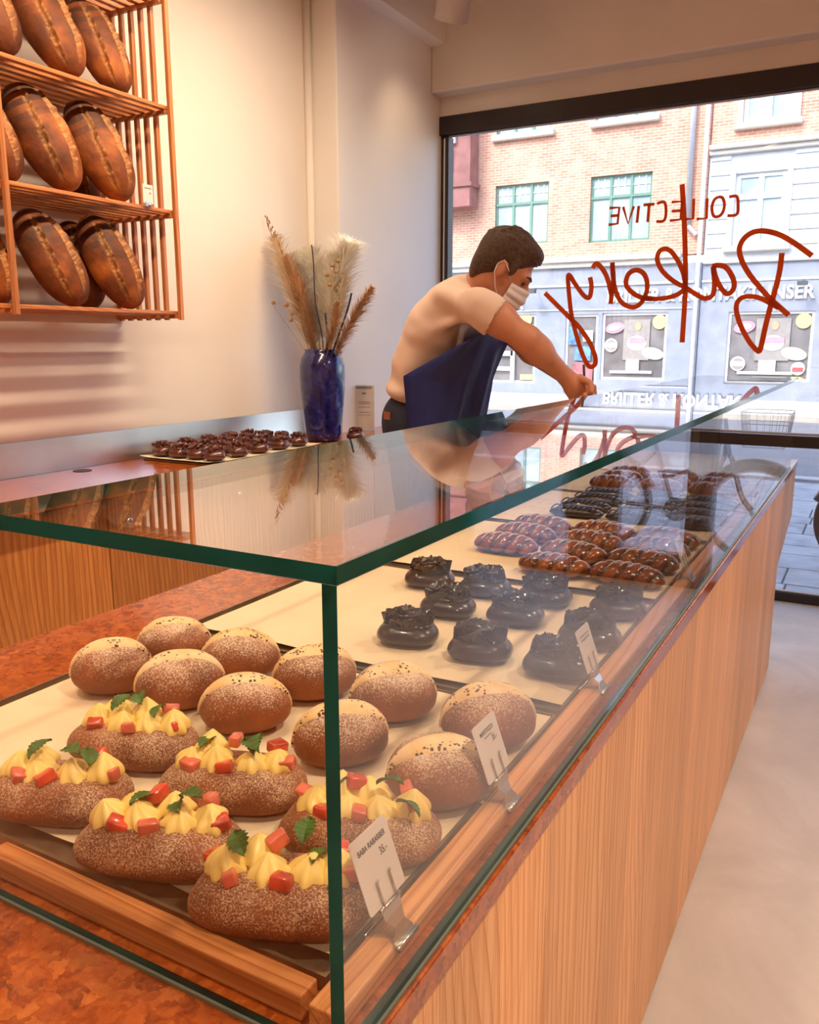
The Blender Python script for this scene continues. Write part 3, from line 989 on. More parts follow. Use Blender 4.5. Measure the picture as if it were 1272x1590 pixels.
# baking trays lined with parchment
TRZ = 0.9155
TRAYS = [(0.528, 1.140), (1.152, 1.765), (1.778, 2.392), (2.405, 3.02), (3.032, 3.645)]
tl = ['nearest baking tray, carrying cream babas and floury buns', 'second baking tray, carrying dark chocolate buns', 'third baking tray, carrying glossy twisted pastries',
      'fourth baking tray, carrying long chocolate bars', 'farthest baking tray in the glass case']
for (a, b_), lb in zip(TRAYS, tl):
    t = empty('baking_tray', (-0.77, (a + b_) / 2, STZ), lb, 'tray', 'baking trays in the glass case')
    x0, x1 = -1.165, -0.379
    mb = MB().box(x0 + .004, x1 - .004, a + .004, b_ - .004, STZ + 0.0005, STZ + 0.006)
    for (p, q, r, s) in ((x0, x1, a, a + .004), (x0, x1, b_ - .004, b_), (x0, x0 + .004, a + .004, b_ - .004), (x1 - .004, x1, a + .004, b_ - .004)):
        mb.box(p, q, r, s, STZ + 0.0005, STZ + 0.0165)
    mb.build('pan', M['tray'], t)

    def pf(u, v, a=a, b_=b_):
        x = x0 + .02 + u * (x1 - x0 - .026)
        y = a + .03 + v * (b_ - a - .036)
        if v == 0: y += 0.01 * noise.noise(Vector((x * 9, a, 0)))
        return (x, y, STZ + 0.0145 + 0.0006 * noise.noise(Vector((x * 7, y * 7, 0))))
    MB().grid(pf, 30, 24).build('parchment', M['paper'], t, True)

# price tags clipped to the rail
def price_tag(y, title, price, sub, label):
    t = empty('price_tag', (-0.35, y, STZ + 0.022), label, 'price tag', 'price tags on the rail')
    lean = Matrix.Translation((-0.357, y, 0.955)) @ Matrix.Rotation(math.radians(-20), 4, 'Y')
    w, h = 0.064, 0.070
    mb = MB()
    n = []
    for (cy, cz, a0) in ((-w / 2 + .004, .004, 180), (w / 2 - .004, .004, 270), (w / 2 - .004, h - .004, 0), (-w / 2 + .004, h - .004, 90)):
        for k in range(4):
            t_ = math.radians(a0 + 30 * k)
            n.append((cy + .004 * math.cos(t_), cz + .004 * math.sin(t_)))
    k = len(n)
    vs = [lean @ Vector((0.0, p, q)) for (p, q) in n] + [lean @ Vector((-0.0008, p, q)) for (p, q) in n]
    mb.add(vs, [tuple(range(k)), tuple(range(2 * k - 1, k - 1, -1))] + [(j, k + j, k + (j + 1) % k, (j + 1) % k) for j in range(k)])
    card = mb.build('card', M['card'], t)
    B = lean @ Matrix(((0, 0, 1, 0.0004), (1, 0, 0, 0), (0, 1, 0, 0), (0, 0, 0, 1)))
    if title:
        link('print', text_mesh('print', title, 0.0078, M['ink'], B @ Matrix.Translation((0, h - .014, 0)), 0, 'CENTER', 0.82, 0.0001), card, True)
        link('print', text_mesh('print', price, 0.0105, M['ink'], B @ Matrix.Translation((w * .22, h - .027, 0)), 0, 'CENTER', 0.8, 0.0001), card, True)
    else:
        for q in (.012, .018):
            mb = MB()
            mb.add([B @ Vector((-w * .32, h - q, 0)), B @ Vector((w * .32, h - q, 0)), B @ Vector((w * .32, h - q - .003, 0)), B @ Vector((-w * .32, h - q - .003, 0))], [(0, 1, 2, 3)])
            mb.build('print', M['ink_grey'], card)
    if sub:
        mb = MB()
        mb.add([B @ Vector((-w * .16, h - .0195, 0)), B @ Vector((w * .16, h - .0195, 0)), B @ Vector((w * .16, h - .0215, 0)), B @ Vector((-w * .16, h - .0215, 0))], [(0, 1, 2, 3)])
        mb.build('print', M['ink_grey'], card)
    # spring clip: waisted body, rolled lips, two wire prongs over the card
    mb = MB()

    def plate(prof, yw, dx):
        for i in range(len(prof) - 1):
            (xa, za), (xb, zb) = prof[i], prof[i + 1]
            wa, wb = yw[i] / 2, yw[i + 1] / 2
            vs = [(xa, y - wa, za), (xa, y + wa, za), (xb, y + wb, zb), (xb, y - wb, zb)]
            vs += [(p[0] - dx, p[1], p[2]) for p in vs]
            mb.add(vs, [(0, 1, 2, 3), (7, 6, 5, 4), (0, 4, 5, 1), (1, 5, 6, 2), (2, 6, 7, 3), (3, 7, 4, 0)])
    zr = STZ + 0.022
    plate([(-0.3380, zr - .004), (-0.341, zr + .003), (-0.345, zr + .013), (-0.352, zr + .021), (-0.354, zr + .030)], [.036, .034, .018, .030, .032], .001)
    plate([(-0.373, zr - .004), (-0.370, zr + .003), (-0.364, zr + .013), (-0.358, zr + .021), (-0.356, zr + .030)], [.036, .034, .018, .030, .032], .001)
    body = mb.build('clip_body', M['clip_steel'], t)
    MB().tube([(-0.3372, y - .018, zr - .001), (-0.3372, y + .018, zr - .001)], .0030, 10).build('lip', M['clip_steel'], t, True)
    MB().tube([(-0.3735, y - .018, zr - .001), (-0.3735, y + .018, zr - .001)], .0026, 10).build('lip', M['clip_steel'], t, True)
    MB().tube([(-0.3555, y - .017, zr + .031), (-0.3555, y + .017, zr + .031)], .0022, 10).build('hinge', M['clip_steel'], t, True)
    for s in (-.011, .011):
        pts = [lean @ Vector((.0022, s, -.002)), lean @ Vector((.0016, s, .012)), lean @ Vector((.0016, s, .022)), lean @ Vector((.0032, s, .025))]
        MB().tube(pts, .0011, 8).build('prong', M['clip_steel'], t, True)


price_tag(0.602, 'BABA RABARBER', '35.-', False, 'white price card for the babas, nearest on the rail')
price_tag(0.868, 'MARITOZZO', '35.-', True, 'white price card in front of the floury buns')
price_tag(1.255, None, None, True, 'white price card in front of the chocolate buns')
price_tag(1.985, None, None, False, 'small price clip beside the glossy twisted pastries')

# ------------------------------------------------------------------ back counter
BZ = 0.973
bc = empty('back_counter', (-2.55, 1.3, 0.15), 'low back counter with upright larch doors along the wall', 'cabinet')
BFX = -2.33
MB().box(WX + 0.004, BFX - 0.02, -2.2, 3.88, 0.0, BZ - 0.034).box(PX + 0.004, BFX - 0.02, 3.88, 5.05, 0.0, BZ - 0.034).build('carcass', M['woodz_dark'], bc)
y = -2.2
k = 0
while y < 4.9:
    w = 0.6
    d = MB().box(BFX - 0.0198, BFX, y + .002, y + w - .002, 0.20, BZ - 0.045, 0, 0.001).build('door', M['woodz_dark'], bc)
    kn = MB().lathe([(.004, 0), (.006, .004), (.006, .012), (.013, .018), (.014, .024), (.010, .028), (.001, .029)], 16)
    kn.v = [(BFX + p[2], y + .08 + p[0], 0.84 + p[1]) for p in kn.v]
    kn.build('knob', M['clip_steel'], d, True)
    y += w
    k += 1
sw = MB().box(WX + 0.007, BFX + 0.035, -2.2, 3.865, BZ - 0.034, BZ, 0, 0.0025, 2).box(PX + 0.002, BFX + 0.035, 3.8651, 5.05, BZ - 0.034, BZ, 0, 0.0025, 2).build('stone_worktop', M['stone'])
tag(sw, 'polished red breccia worktop of the back counter along the wall', 'worktop')
g = MB().lathe([(.034, 0), (.036, .001), (.034, .0025), (.026, .003), (.024, .0008)], 28, (-2.715, 2.225, BZ + .0003))
tag(g.build('cable_grommet', M['dark_frame'], None, True), 'round dark cable hole cover in the back worktop', 'grommet')
sp = MB().box(WX + 0.001, WX + 0.006, -2.2, 3.865, BZ + .0005, 1.105).build('splashback', M['steel'])
tag(sp, 'brushed steel splashback strip along the plaster wall', 'splashback')

# ------------------------------------------------------------------ bread shelf on the wall
SX1, SYE = -2.46, 2.535
bs = empty('bread_shelf', (-2.62, 1.9, 1.575), 'slatted wooden bread shelf hung on the plaster wall', 'shelf')
SZ = [1.577, 1.957, 2.333, 2.715]
SY0 = 0.55
for zi, z in enumerate(SZ):
    n = 7
    for k in range(n):
        x = WX + 0.012 + (SX1 - WX - 0.024) * k / (n - 1)
        MB().box(x - .0115, x + .0115, SY0, SYE + .02, z, z + .014, 0, .0015).build('shelf_slat', M['shelf_wood_y'], bs)
    for yy in (1.0, 1.80, SYE - 0.008):
        MB().box(WX + .002, SX1 + .002, yy - .010, yy + .010, z - .0145, z - .0005, 0, .0015).build('cross_bar', M['shelf_wood_x'], bs)
for yb in (1.0, 1.80, SYE):
    n = 7 if yb != 1.80 else 2
    for k in range(n):
        x = WX + 0.012 + (SX1 - WX - 0.024) * k / (n - 1)
        xo = 0.0 if k < n - 1 else 0.0245
        MB().box(x - .0085 + xo, x + .0085 + xo, yb - .009, yb + .009, SZ[0] - .02, SZ[3] + .02, 0, .0015).build('upright_slat', M['shelf_wood_z'], bs)

tg = empty('shelf_tag', (-2.455, 2.40, 1.972), 'small white price card clipped to the middle bread shelf', 'price tag')
MB().box(-2.452, -2.450, 2.375, 2.425, 1.978, 2.045, 0, .0006).build('card', M['card'], tg)
MB().box(-2.4498, -2.4495, 2.383, 2.417, 2.030, 2.034).build('print', M['ink_grey'], tg)
MB().box(-2.4498, -2.4495, 2.405, 2.415, 2.012, 2.018).build('print', M['ink_grey'], tg)
MB().box(-2.4545, -2.4485, 2.385, 2.412, 1.972, 1.984, 0, .001).build('clip', M['clip_steel'], tg)

# ------------------------------------------------------------------ pastries
M['bun'] = crust('floured bun crust', c255(156, 84, 34), c255(106, 54, 20), c255(228, 204, 174), 0.66, 420, 0.018, 0.074)
M['baba'] = crust('sugared brioche crust', c255(142, 74, 32), c255(96, 46, 18), c255(224, 192, 152), 0.50, 520, 0.0, 0.03)


def band_mat():
    m, nt, b = newmat('pale scored crust with seeds')
    v = coords(nt)
    nz = N(nt, 'TexNoise', {'Vector': v, 'Scale': 30.0, 'Detail': 3.0})
    col = ramp(nt, nz.outputs['Fac'], [(0.3, c255(230, 188, 124)), (0.7, c255(246, 220, 174))])
    vo = N(nt, 'TexVoronoi', {'Vector': v, 'Scale': 170.0})
    n2 = N(nt, 'TexNoise', {'Vector': v, 'Scale': 40.0, 'Detail': 2.0})
    seed = math_(nt, 'MULTIPLY', math_(nt, 'LESS_THAN', vo.outputs['Distance'], 0.38), math_(nt, 'GREATER_THAN', n2.outputs['Fac'], 0.53))
    col = mixc(nt, seed, col, c255(70, 36, 20))
    nt.links.new(col, b.inputs['Base Color'])
    b.inputs['Roughness'].default_value = 0.6
    return m


M['band'] = band_mat()
M['cream'] = plain('pale yellow vanilla cream', c255(250, 220, 128), 0.38, sss=0.25, var=0.02, vscale=30)
M['rhubarb'] = plain('glazed rhubarb chunk', c255(204, 74, 46), 0.22, coat=0.6, sss=0.3, var=0.2, vscale=30)
M['rhubarb2'] = plain('pale rhubarb chunk', c255(216, 110, 84), 0.25, coat=0.5, sss=0.3, var=0.15, vscale=30)
M['leaf'] = plain('mint leaf', c255(58, 104, 30), 0.5, var=0.2, vscale=60)
M['choc_bun'] = plain('dark chocolate dough', c255(38, 19, 15), 0.3, coat=0.4, var=0.15, vscale=30, bmp=0.2, bscale=70)
M['ganache'] = plain('glossy dark ganache', c255(20, 12, 11), 0.2, coat=0.6, var=0.1, vscale=40)
M['ganache_brown'] = plain('brown chocolate cream', c255(84, 38, 26), 0.3, coat=0.4, var=0.12, vscale=40)


def twist_mat():
    m, nt, b = newmat('glazed twisted pastry')
    v = coords(nt)
    nz = N(nt, 'TexNoise', {'Vector': v, 'Scale': 24.0, 'Detail': 3.0})
    at_ = N(nt, 'Attribute', attribute_name='groove')
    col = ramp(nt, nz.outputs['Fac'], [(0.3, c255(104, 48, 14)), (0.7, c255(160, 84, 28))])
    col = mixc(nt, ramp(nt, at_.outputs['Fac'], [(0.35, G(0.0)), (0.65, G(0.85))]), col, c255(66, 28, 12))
    nt.links.new(col, b.inputs['Base Color'])
    b.inputs['Roughness'].default_value = 0.24
    b.inputs['Coat Weight'].default_value = 0.8
    b.inputs['Coat Roughness'].default_value = 0.06
    return m


M['twist'] = twist_mat()
M['glint'] = plain('white painted glints', c255(226, 214, 204), 0.3, coat=0.4)  # white streaks that paint highlights onto the glaze


def sgn_pow(v, p):
    return math.copysign(abs(v) ** p, v)


def blob(a, b, h, px=2.0, nu=36, nv=16, flat=0.28, wob=0.0, seed=0, disp=None, vp=0.85):
    """a baked body: superellipse plan a x b, height h, flat underside on z = 0"""
    mb = MB()
    rows = []
    for j in range(nv + 1):
        t = -0.5 * PI + PI * j / nv
        row = []
        for i in range(nu):
            p = 2 * PI * i / nu
            cx_, cy_ = sgn_pow(math.cos(p), 2 / px), sgn_pow(math.sin(p), 2 / px)
            ct, st = max(0.0, math.cos(t)) ** vp, math.sin(t)
            x, y, z = a * cx_ * ct, b * cy_ * ct, st
            z = z * h * (1 - flat) if z > 0 else z * h * flat
            if wob:
                k = 1 + wob * noise.noise(Vector((x / a * 1.3 + seed, y / b * 1.3, z / h)))
                x, y, z = x * k, y * k, z * k
            z += h * flat
            if disp:
                d = disp(x, y, z, p, t)
                x, y, z = x + d[0], y + d[1], z + d[2]
            row.append((x, y, max(z, 0.0)))
        rows.append(row)
    vs = [p for r in rows for p in r]
    fs = []
    for j in range(nv):
        for i in range(nu):
            a_, b_ = j * nu + i, j * nu + (i + 1) % nu
            fs.append((a_, b_, b_ + nu, a_ + nu))
    mb.add(vs, fs)
    return mb


ORD = ['first', 'second', 'third', 'fourth', 'fifth']
K = 1.022

# floury buns with a pale seeded band
def bun_meshes(seed):
    a, b_, h = 0.066, 0.056, 0.082
    body = blob(a, b_, h, 2.2, 44, 22, 0.36, 0.06, seed * 3.7)
    me1 = body.mesh('bun_body', M['bun'], True)
    from mathutils.bvhtree import BVHTree
    tree = BVHTree.FromPolygons([Vector(p) for p in body.v], body.f)
    band = MB()
    nu, nv = 40, 6
    vs = []
    for i in range(nu + 1):
        u = -1 + 2 * i / nu
        wd = math.radians(21) * max(0.0, 1 - abs(u) ** 3) ** 0.6 + 0.02
        for j in range(nv + 1):
            al = u * math.radians(94)
            ph = math.radians(-7) + wd * (-1 + 2 * j / nv) + 0.10 * math.sin(u * 2 + seed)
            d = Vector((math.sin(al), math.cos(al) * math.sin(ph), math.cos(al) * math.cos(ph)))
            hit = tree.ray_cast(Vector((0, 0, h * .36)), d)[0]
            p = hit if hit is not None else d * .05
            vs.append(p + d * (0.0028 if 0 < j < nv else -0.0015))
    fs = [(i * (nv + 1) + j, (i + 1) * (nv + 1) + j, (i + 1) * (nv + 1) + j + 1, i * (nv + 1) + j + 1) for i in range(nu) for j in range(nv)]
    band.add(vs, fs)
    return me1, band.mesh('bun_band', M['band'], True)


bun_me = [bun_meshes(s) for s in range(4)]
BUNS = [(-1.02, .865), (-.888, .877), (-.75, .863), (-.577, .851), (-.418, .826), (-1.018, .997), (-.882, 1.008), (-.728, 1.004), (-.582, 1.0), (-.426, .989)]
for i, (x, y) in enumerate(BUNS):
    rowname = 'front' if i < 5 else 'back'
    col = i % 5
    lb = 'round floury bun with pale seeded band, %s from the left in the %s bun row' % (ORD[col], rowname)
    t = empty('bun', (x * K, y * K, TRZ), lb, 'bun', 'floury buns on the nearest tray', rz=random.uniform(-0.12, 0.12) + 0.72)
    s = random.uniform(0.97, 1.03)
    t.scale = (s, s, random.uniform(0.96, 1.03))
    a_, b_ = bun_me[i % 4]
    link('body', a_, t)
    link('score_band', b_, t)


# cream babas
def dollop(seed):
    rnd = random.Random(seed)
    mb = MB()
    n, m_ = 40, 12
    vs = []
    r0, hh = 0.0205, 0.033
    tw = rnd.uniform(0.1, 0.4)
    ln = (rnd.uniform(-.004, .004), rnd.uniform(-.004, .004))
    for j in range(m_ + 1):
        v = j / m_
        rr = r0 * ((1 - v) ** 0.8 * (0.82 + 0.35 * math.sin(v * 2.8)) + 0.02)
        if j == 0: rr *= 0.85
        for i in range(n):
            p = 2 * PI * i / n
            fl = 1 + 0.15 * (1 - v * 0.5) * math.cos(7 * (p + tw * v * 2))
            vs.append((rr * fl * math.cos(p) + ln[0] * v, rr * fl * math.sin(p) + ln[1] * v, hh * v ** 0.9))
    fs = [(j * n + i, j * n + (i + 1) % n, (j + 1) * n + (i + 1) % n, (j + 1) * n + i) for j in range(m_) for i in range(n)]
    fs.append(tuple(m_ * n + i for i in range(n)))
    mb.add(vs, fs)
    return mb.mesh('cream_dollop', M['cream'], True)


def chunk(seed):
    rnd = random.Random(seed)
    bm = bmesh.new()
    bmesh.ops.create_cube(bm, size=1.0)
    for v in bm.verts:
        v.co = Vector((v.co.x * .021 + rnd.uniform(-.002, .002), v.co.y * .015 + rnd.uniform(-.002, .002), v.co.z * .014 + rnd.uniform(-.001, .001)))
    bmesh.ops.bevel(bm, geom=bm.edges[:], offset=.0028, segments=3, affect='EDGES', profile=0.5)
    me = bpy.data.meshes.new('rhubarb_chunk')
    bm.to_mesh(me)
    bm.free()
    me.materials.append(M['rhubarb' if seed % 2 else 'rhubarb2'])
    me.polygons.foreach_set('use_smooth', [True] * len(me.polygons))
    return me


def leaf_mesh():
    mb = MB()
    L, n = 0.034, 14
    vs = []
    for i in range(n + 1):
        u = i / n
        w = 0.0098 * math.sin(PI * min(u * 1.05, 1)) ** 0.8 * (1 + (0.22 if i % 2 else -0.1)) + 0.0003
        zb = 0.006 * math.sin(u * PI) - 0.004 * u
        vs += [(u * L, -w, zb + .0035), (u * L, 0, zb), (u * L, w, zb + .0035)]
    fs = []
    for i in range(n):
        for k in range(2):
            a = i * 3 + k
            fs.append((a, a + 1, a + 4, a + 3))
    mb.add(vs, fs)
    me = mb.mesh('mint_leaf', M['leaf'])
    return me


dol = [dollop(i) for i in range(5)]
chk = [chunk(i) for i in range(6)]
leaf = leaf_mesh()
baba_me = [blob(.089, .047, .056, 3.2, 56, 20, 0.40, 0.03, 5.1 * k, vp=0.55).mesh('baba_body', M['baba'], True) for k in range(3)]
BABA = [((-.793, .581), 'baba with cream and rhubarb at the left edge of the near row'), ((-.617, .566), 'baba with cream and rhubarb in the middle of the near row'),
        ((-.450, .560), 'baba with cream and rhubarb behind the glass corner'), ((-.814, .715), 'baba with cream and rhubarb in front of the leftmost buns'),
        ((-.631, .699), 'baba with cream and rhubarb in the middle of the second row'), ((-.445, .690), 'baba with cream and rhubarb behind the nearest price card')]
for i, ((x, y), lb) in enumerate(BABA):
    rnd = random.Random(40 + i)
    t = empty('baba', (x * K, y * K, TRZ), 'sugared ' + lb, 'pastry', 'rhubarb babas on the nearest tray', rz=rnd.uniform(.28, .46))
    link('body', baba_me[i % 3], t)
    spots = [(-.050, .000), (-.013, -.006), (.026, -.003), (.054, .006), (-.030, .017), (.012, .018)]
    for k, (dx, dy) in enumerate(spots[:5 + (i % 2)]):
        o = link('cream_dollop', dol[(i + k) % 5], t)
        o.location = (dx + rnd.uniform(-.003, .003), dy, .045 + (.004 if k > 3 else 0))
        o.rotation_euler = (rnd.uniform(-.15, .15), rnd.uniform(-.15, .15), rnd.uniform(0, 6))
        o.scale = (1.18, 1.18, rnd.uniform(.85, 1.05))
    for k, (dx, dy, dz) in enumerate([(-.040, -.020, .056), (.002, -.022, .058), (.066, .000, .056), (.048, .022, .066), (-.004, .016, .074), (-.064, .012, .056)][:4 + (i % 3)]):
        o = link('rhubarb_chunk', chk[(i + k) % 6], t)
        o.location = (dx + rnd.uniform(-.006, .006), dy, dz)
        o.rotation_euler = (rnd.uniform(-.4, .4), rnd.uniform(-.4, .4), rnd.uniform(0, 3))
    for k, (dx, dy, dz) in enumerate([(-.030, -.010, .072), (.018, .002, .080), (.040, -.012, .070)]):
        o = link('mint_leaf', leaf, t)
        o.location = (dx + rnd.uniform(-.01, .01), dy, dz)
        o.rotation_euler = (rnd.uniform(-.6, .3), rnd.uniform(-.5, .1), rnd.uniform(-.8, 2.4))


# dark chocolate buns with piped ganache
def ruffle(seed, a=.047, b_=.032, n=6, mat='ganache', hh=.028):
    """piped frill: wavy standing ribbons over a low mound"""
    rnd = random.Random(seed)
    t = blob(a * 1.04, b_ * 1.06, hh * .5, 2.4, 28, 8, 0.3)
    mb = MB().add([(p[0], p[1], p[2] - .006) for p in t.v], t.f)
    for k in range(n):
        yc = b_ * .92 * (-1 + 2 * k / (n - 1))
        ext = a * (1 - (abs(yc) / b_) ** 2 * .45)
        m_, ph = 46, rnd.uniform(0, 6)
        L, Rr = [], []
        vs = []
        for i in range(m_ + 1):
            u = -1 + 2 * i / m_
            wv = math.sin(u * ext / .0078 * 1.0 + ph)
            yy = yc + .0050 * wv + .002 * noise.noise(Vector((u * 5, k, seed)))
            x = ext * u
            top = hh * (1.0 - .35 * (abs(yc) / b_) ** 2 - .3 * abs(u) ** 3) * (1 + .22 * noise.noise(Vector((u * 7, k * 3, seed))))
            lean = .005 * math.sin(u * ext / .0078 + ph + 1.2) + yc * .28
            lx = .004 * math.cos(u * ext / .0078 + ph)
            vs += [(x, yy - .0026, .002), (x + lx * .6, yy - .0020 + lean * .6, top * .7), (x + lx, yy + lean, top), (x + lx * .6, yy + .0020 + lean * .6, top * .7), (x, yy + .0026, .002)]
        fs = [(i * 5 + j, (i + 1) * 5 + j, (i + 1) * 5 + j + 1, i * 5 + j + 1) for i in range(m_) for j in range(4)]
        mb.add(vs, fs)
    return mb.mesh('piped_ganache', M[mat], True)


choc_body = [blob(.059, .044, .046, 2.7, 40, 14, 0.36, 0.04, 9.3 * k).mesh('choc_body', M['choc_bun'], True) for k in range(3)]
choc_top = [ruffle(k) for k in range(4)]
DARK = [(-.712, 1.276, 'leftmost in the near row'), (-.565, 1.27, 'second from the left in the near row'), (-.422, 1.264, 'in the near row beside the price card'),
        (-.719, 1.455, 'leftmost in the middle row'), (-.581, 1.473, 'second in the middle row'), (-.417, 1.425, 'in the middle row beside the front glass'),
        (-.847, 1.619, 'leftmost in the far row'), (-.71, 1.616, 'second from the left in the far row'), (-.573, 1.619, 'third from the left in the far row'),
        (-.414, 1.611, 'in the far row beside the front glass')]
for i, (x, y, lb) in enumerate(DARK):
    t = empty('chocolate_bun', (x * K, y * K, TRZ), 'dark bun with piped chocolate ruffle, ' + lb, 'pastry', 'chocolate buns on the second tray', rz=random.uniform(.1, .4))
    link('body', choc_body[i % 3], t)
    o = link('piped_ganache', choc_top[i % 4], t)
    o.location = (0, 0, .040)


# glossy twisted pastries
def twist_mesh(seed, a=.091, b_=.046, h=.066, turns=2.6):
    nu, nv = 72, 28
    vs, gr = [], []
    for i in range(nu + 1):
        u = -1 + 2 * i / nu
        e = max(1e-4, 1 - abs(u) ** 3.2) ** 0.5
        for j in range(nv):
            p = 2 * PI * j / nv
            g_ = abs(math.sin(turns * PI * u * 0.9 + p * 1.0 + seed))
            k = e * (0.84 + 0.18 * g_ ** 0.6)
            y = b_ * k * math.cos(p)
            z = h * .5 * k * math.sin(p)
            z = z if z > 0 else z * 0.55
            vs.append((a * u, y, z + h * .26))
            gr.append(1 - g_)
    fs = [(i * nv + j, i * nv + (j + 1) % nv, (i + 1) * nv + (j + 1) % nv, (i + 1) * nv + j) for i in range(nu) for j in range(nv)]
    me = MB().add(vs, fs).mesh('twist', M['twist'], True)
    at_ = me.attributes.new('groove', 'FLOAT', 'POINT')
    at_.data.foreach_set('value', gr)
    return me


def glint_streaks(seed, a=.080, b_=.040, h=.052):
    rnd = random.Random(seed)
    mb = MB()
    for k in range(7):
        x0 = -a * .85 + 1.7 * a * k / 6
        pts = []
        for j in range(9):
            v = -1 + 2 * j / 8
            e = (1 - abs((x0 + .02 * v) / (a * 1.15)) ** 3) ** .5
            y = b_ * .8 * v * e
            z = h * (1 - .45 * v * v) * e + .001
            pts.append((x0 + .020 * v + rnd.uniform(-.002, .002), y, z))
        mb.tube(catmull(pts, 3), .0017, 6)
    return mb.mesh('glint', M['glint'], True)


tw = [twist_mesh(k * 1.1) for k in range(3)]
dz = [glint_streaks(k) for k in range(3)]
TW = []
for r, yy in enumerate((1.85, 1.995, 2.135, 2.270)):
    for c_, xx in enumerate((-.818, -.634, -.462)):
        if r == 0 and c_ == 0: continue
        TW.append((xx, yy, ['left', 'middle', 'right'][c_], ORD[r if c_ else r - 1]))
for i, (x, y, cn, rn) in enumerate(TW):
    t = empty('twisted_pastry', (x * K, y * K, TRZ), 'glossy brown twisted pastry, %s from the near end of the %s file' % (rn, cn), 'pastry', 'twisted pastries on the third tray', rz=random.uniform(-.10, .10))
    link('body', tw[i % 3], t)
    if i % 2 or r: link('glint', dz[i % 3], t)

# long chocolate bars and braided rolls on the far trays
bar_me = blob(.088, .036, .034, 3.2, 40, 12, 0.4, 0.03, 2.0).mesh('bar_body', M['choc_bun'], True)
bar_rib = MB()
for k in range(9):
    x = -.07 + .0175 * k
    bar_rib.tube(catmull([(x - .006, -.030, .026), (x - .002, -.015, .0335), (x + .002, 0, .0355), (x + .006, .015, .0335), (x + .01, .03, .026)], 3), .0026, 6)
bar_rib = bar_rib.mesh('ribs', M['ganache'], True)
rnd = random.Random(5)
files = ['left', 'middle', 'right']
for r, yy in enumerate((2.58, 2.70, 2.83, 2.96)):
    for c_, xx in enumerate((-.80, -.62, -.455)):
        t = empty('chocolate_bar', (xx * K + rnd.uniform(-.006, .006), yy, TRZ), 'flat ribbed chocolate bar, %s from the near end of the %s file' % (ORD[r], files[c_]), 'pastry',
                  'chocolate bars on the fourth tray', rz=rnd.uniform(-.12, .12))
        link('body', bar_me, t)
        link('ribs', bar_rib, t)
for r, yy in enumerate((3.14, 3.28, 3.42)):
    for c_, xx in enumerate((-.84, -.66, -.48)):
        t = empty('braided_roll', (xx * K, yy, TRZ), 'small glazed braided roll, %s from the near end of the %s file' % (ORD[r], files[c_]), 'pastry', 'braided rolls on the farthest tray', rz=rnd.uniform(-.15, .15))
        link('body', tw[(r + c_) % 3], t)
        t.scale = (.95, 1.0, 1.15)

# tray of small chocolate cakes on the back counter
bt = empty('baking_tray', (-2.53, 2.98, BZ), 'baking tray with parchment on the back counter beside the vase', 'tray')
MB().box(-2.735, -2.335, 2.56, 3.30, BZ + .0005, BZ + .008, 0, .002).build('pan', M['tray'], bt)
MB().grid(lambda u, v: (-2.745 + .42 * u, 2.55 + .76 * v, BZ + .010 + .006 * (abs(2 * u - 1) ** 8 + abs(2 * v - 1) ** 10)), 24, 24).build('parchment', M['paper'], bt, True)
cb = blob(.046, .040, .050, 3.0, 28, 10, 0.4, 0.06, 1.0).mesh('cake_body', M['ganache_brown'], True)
ct = [ruffle(20 + k, .036, .030, 4, 'ganache_brown', .026) for k in range(3)]
for r in range(5):
    for c_ in range(4):
        x, y = -2.685 + .098 * c_, 2.63 + .145 * r
        t = empty('chocolate_cake', (x, y, BZ + .0120), 'small piped chocolate cake, %s from the wall, %s row of back tray' % (ORD[c_], ['nearest', 'second nearest', 'middle', 'second farthest', 'farthest'][r]), 'cake', 'chocolate cakes on the back counter tray', rz=rnd.uniform(0, 3))
        link('body', cb, t)
        o = link('piped_cream', ct[(r + c_) % 3], t)
        o.location = (0, 0, .042)
t = empty('chocolate_cake', tuple(at(552, 683, 'z', BZ + .0005)), 'lone small chocolate cake between the vase and the acrylic stand', 'cake', rz=.4)
link('body', cb, t)
o = link('piped_cream', ct[1], t)
o.location = (0, 0, .042)

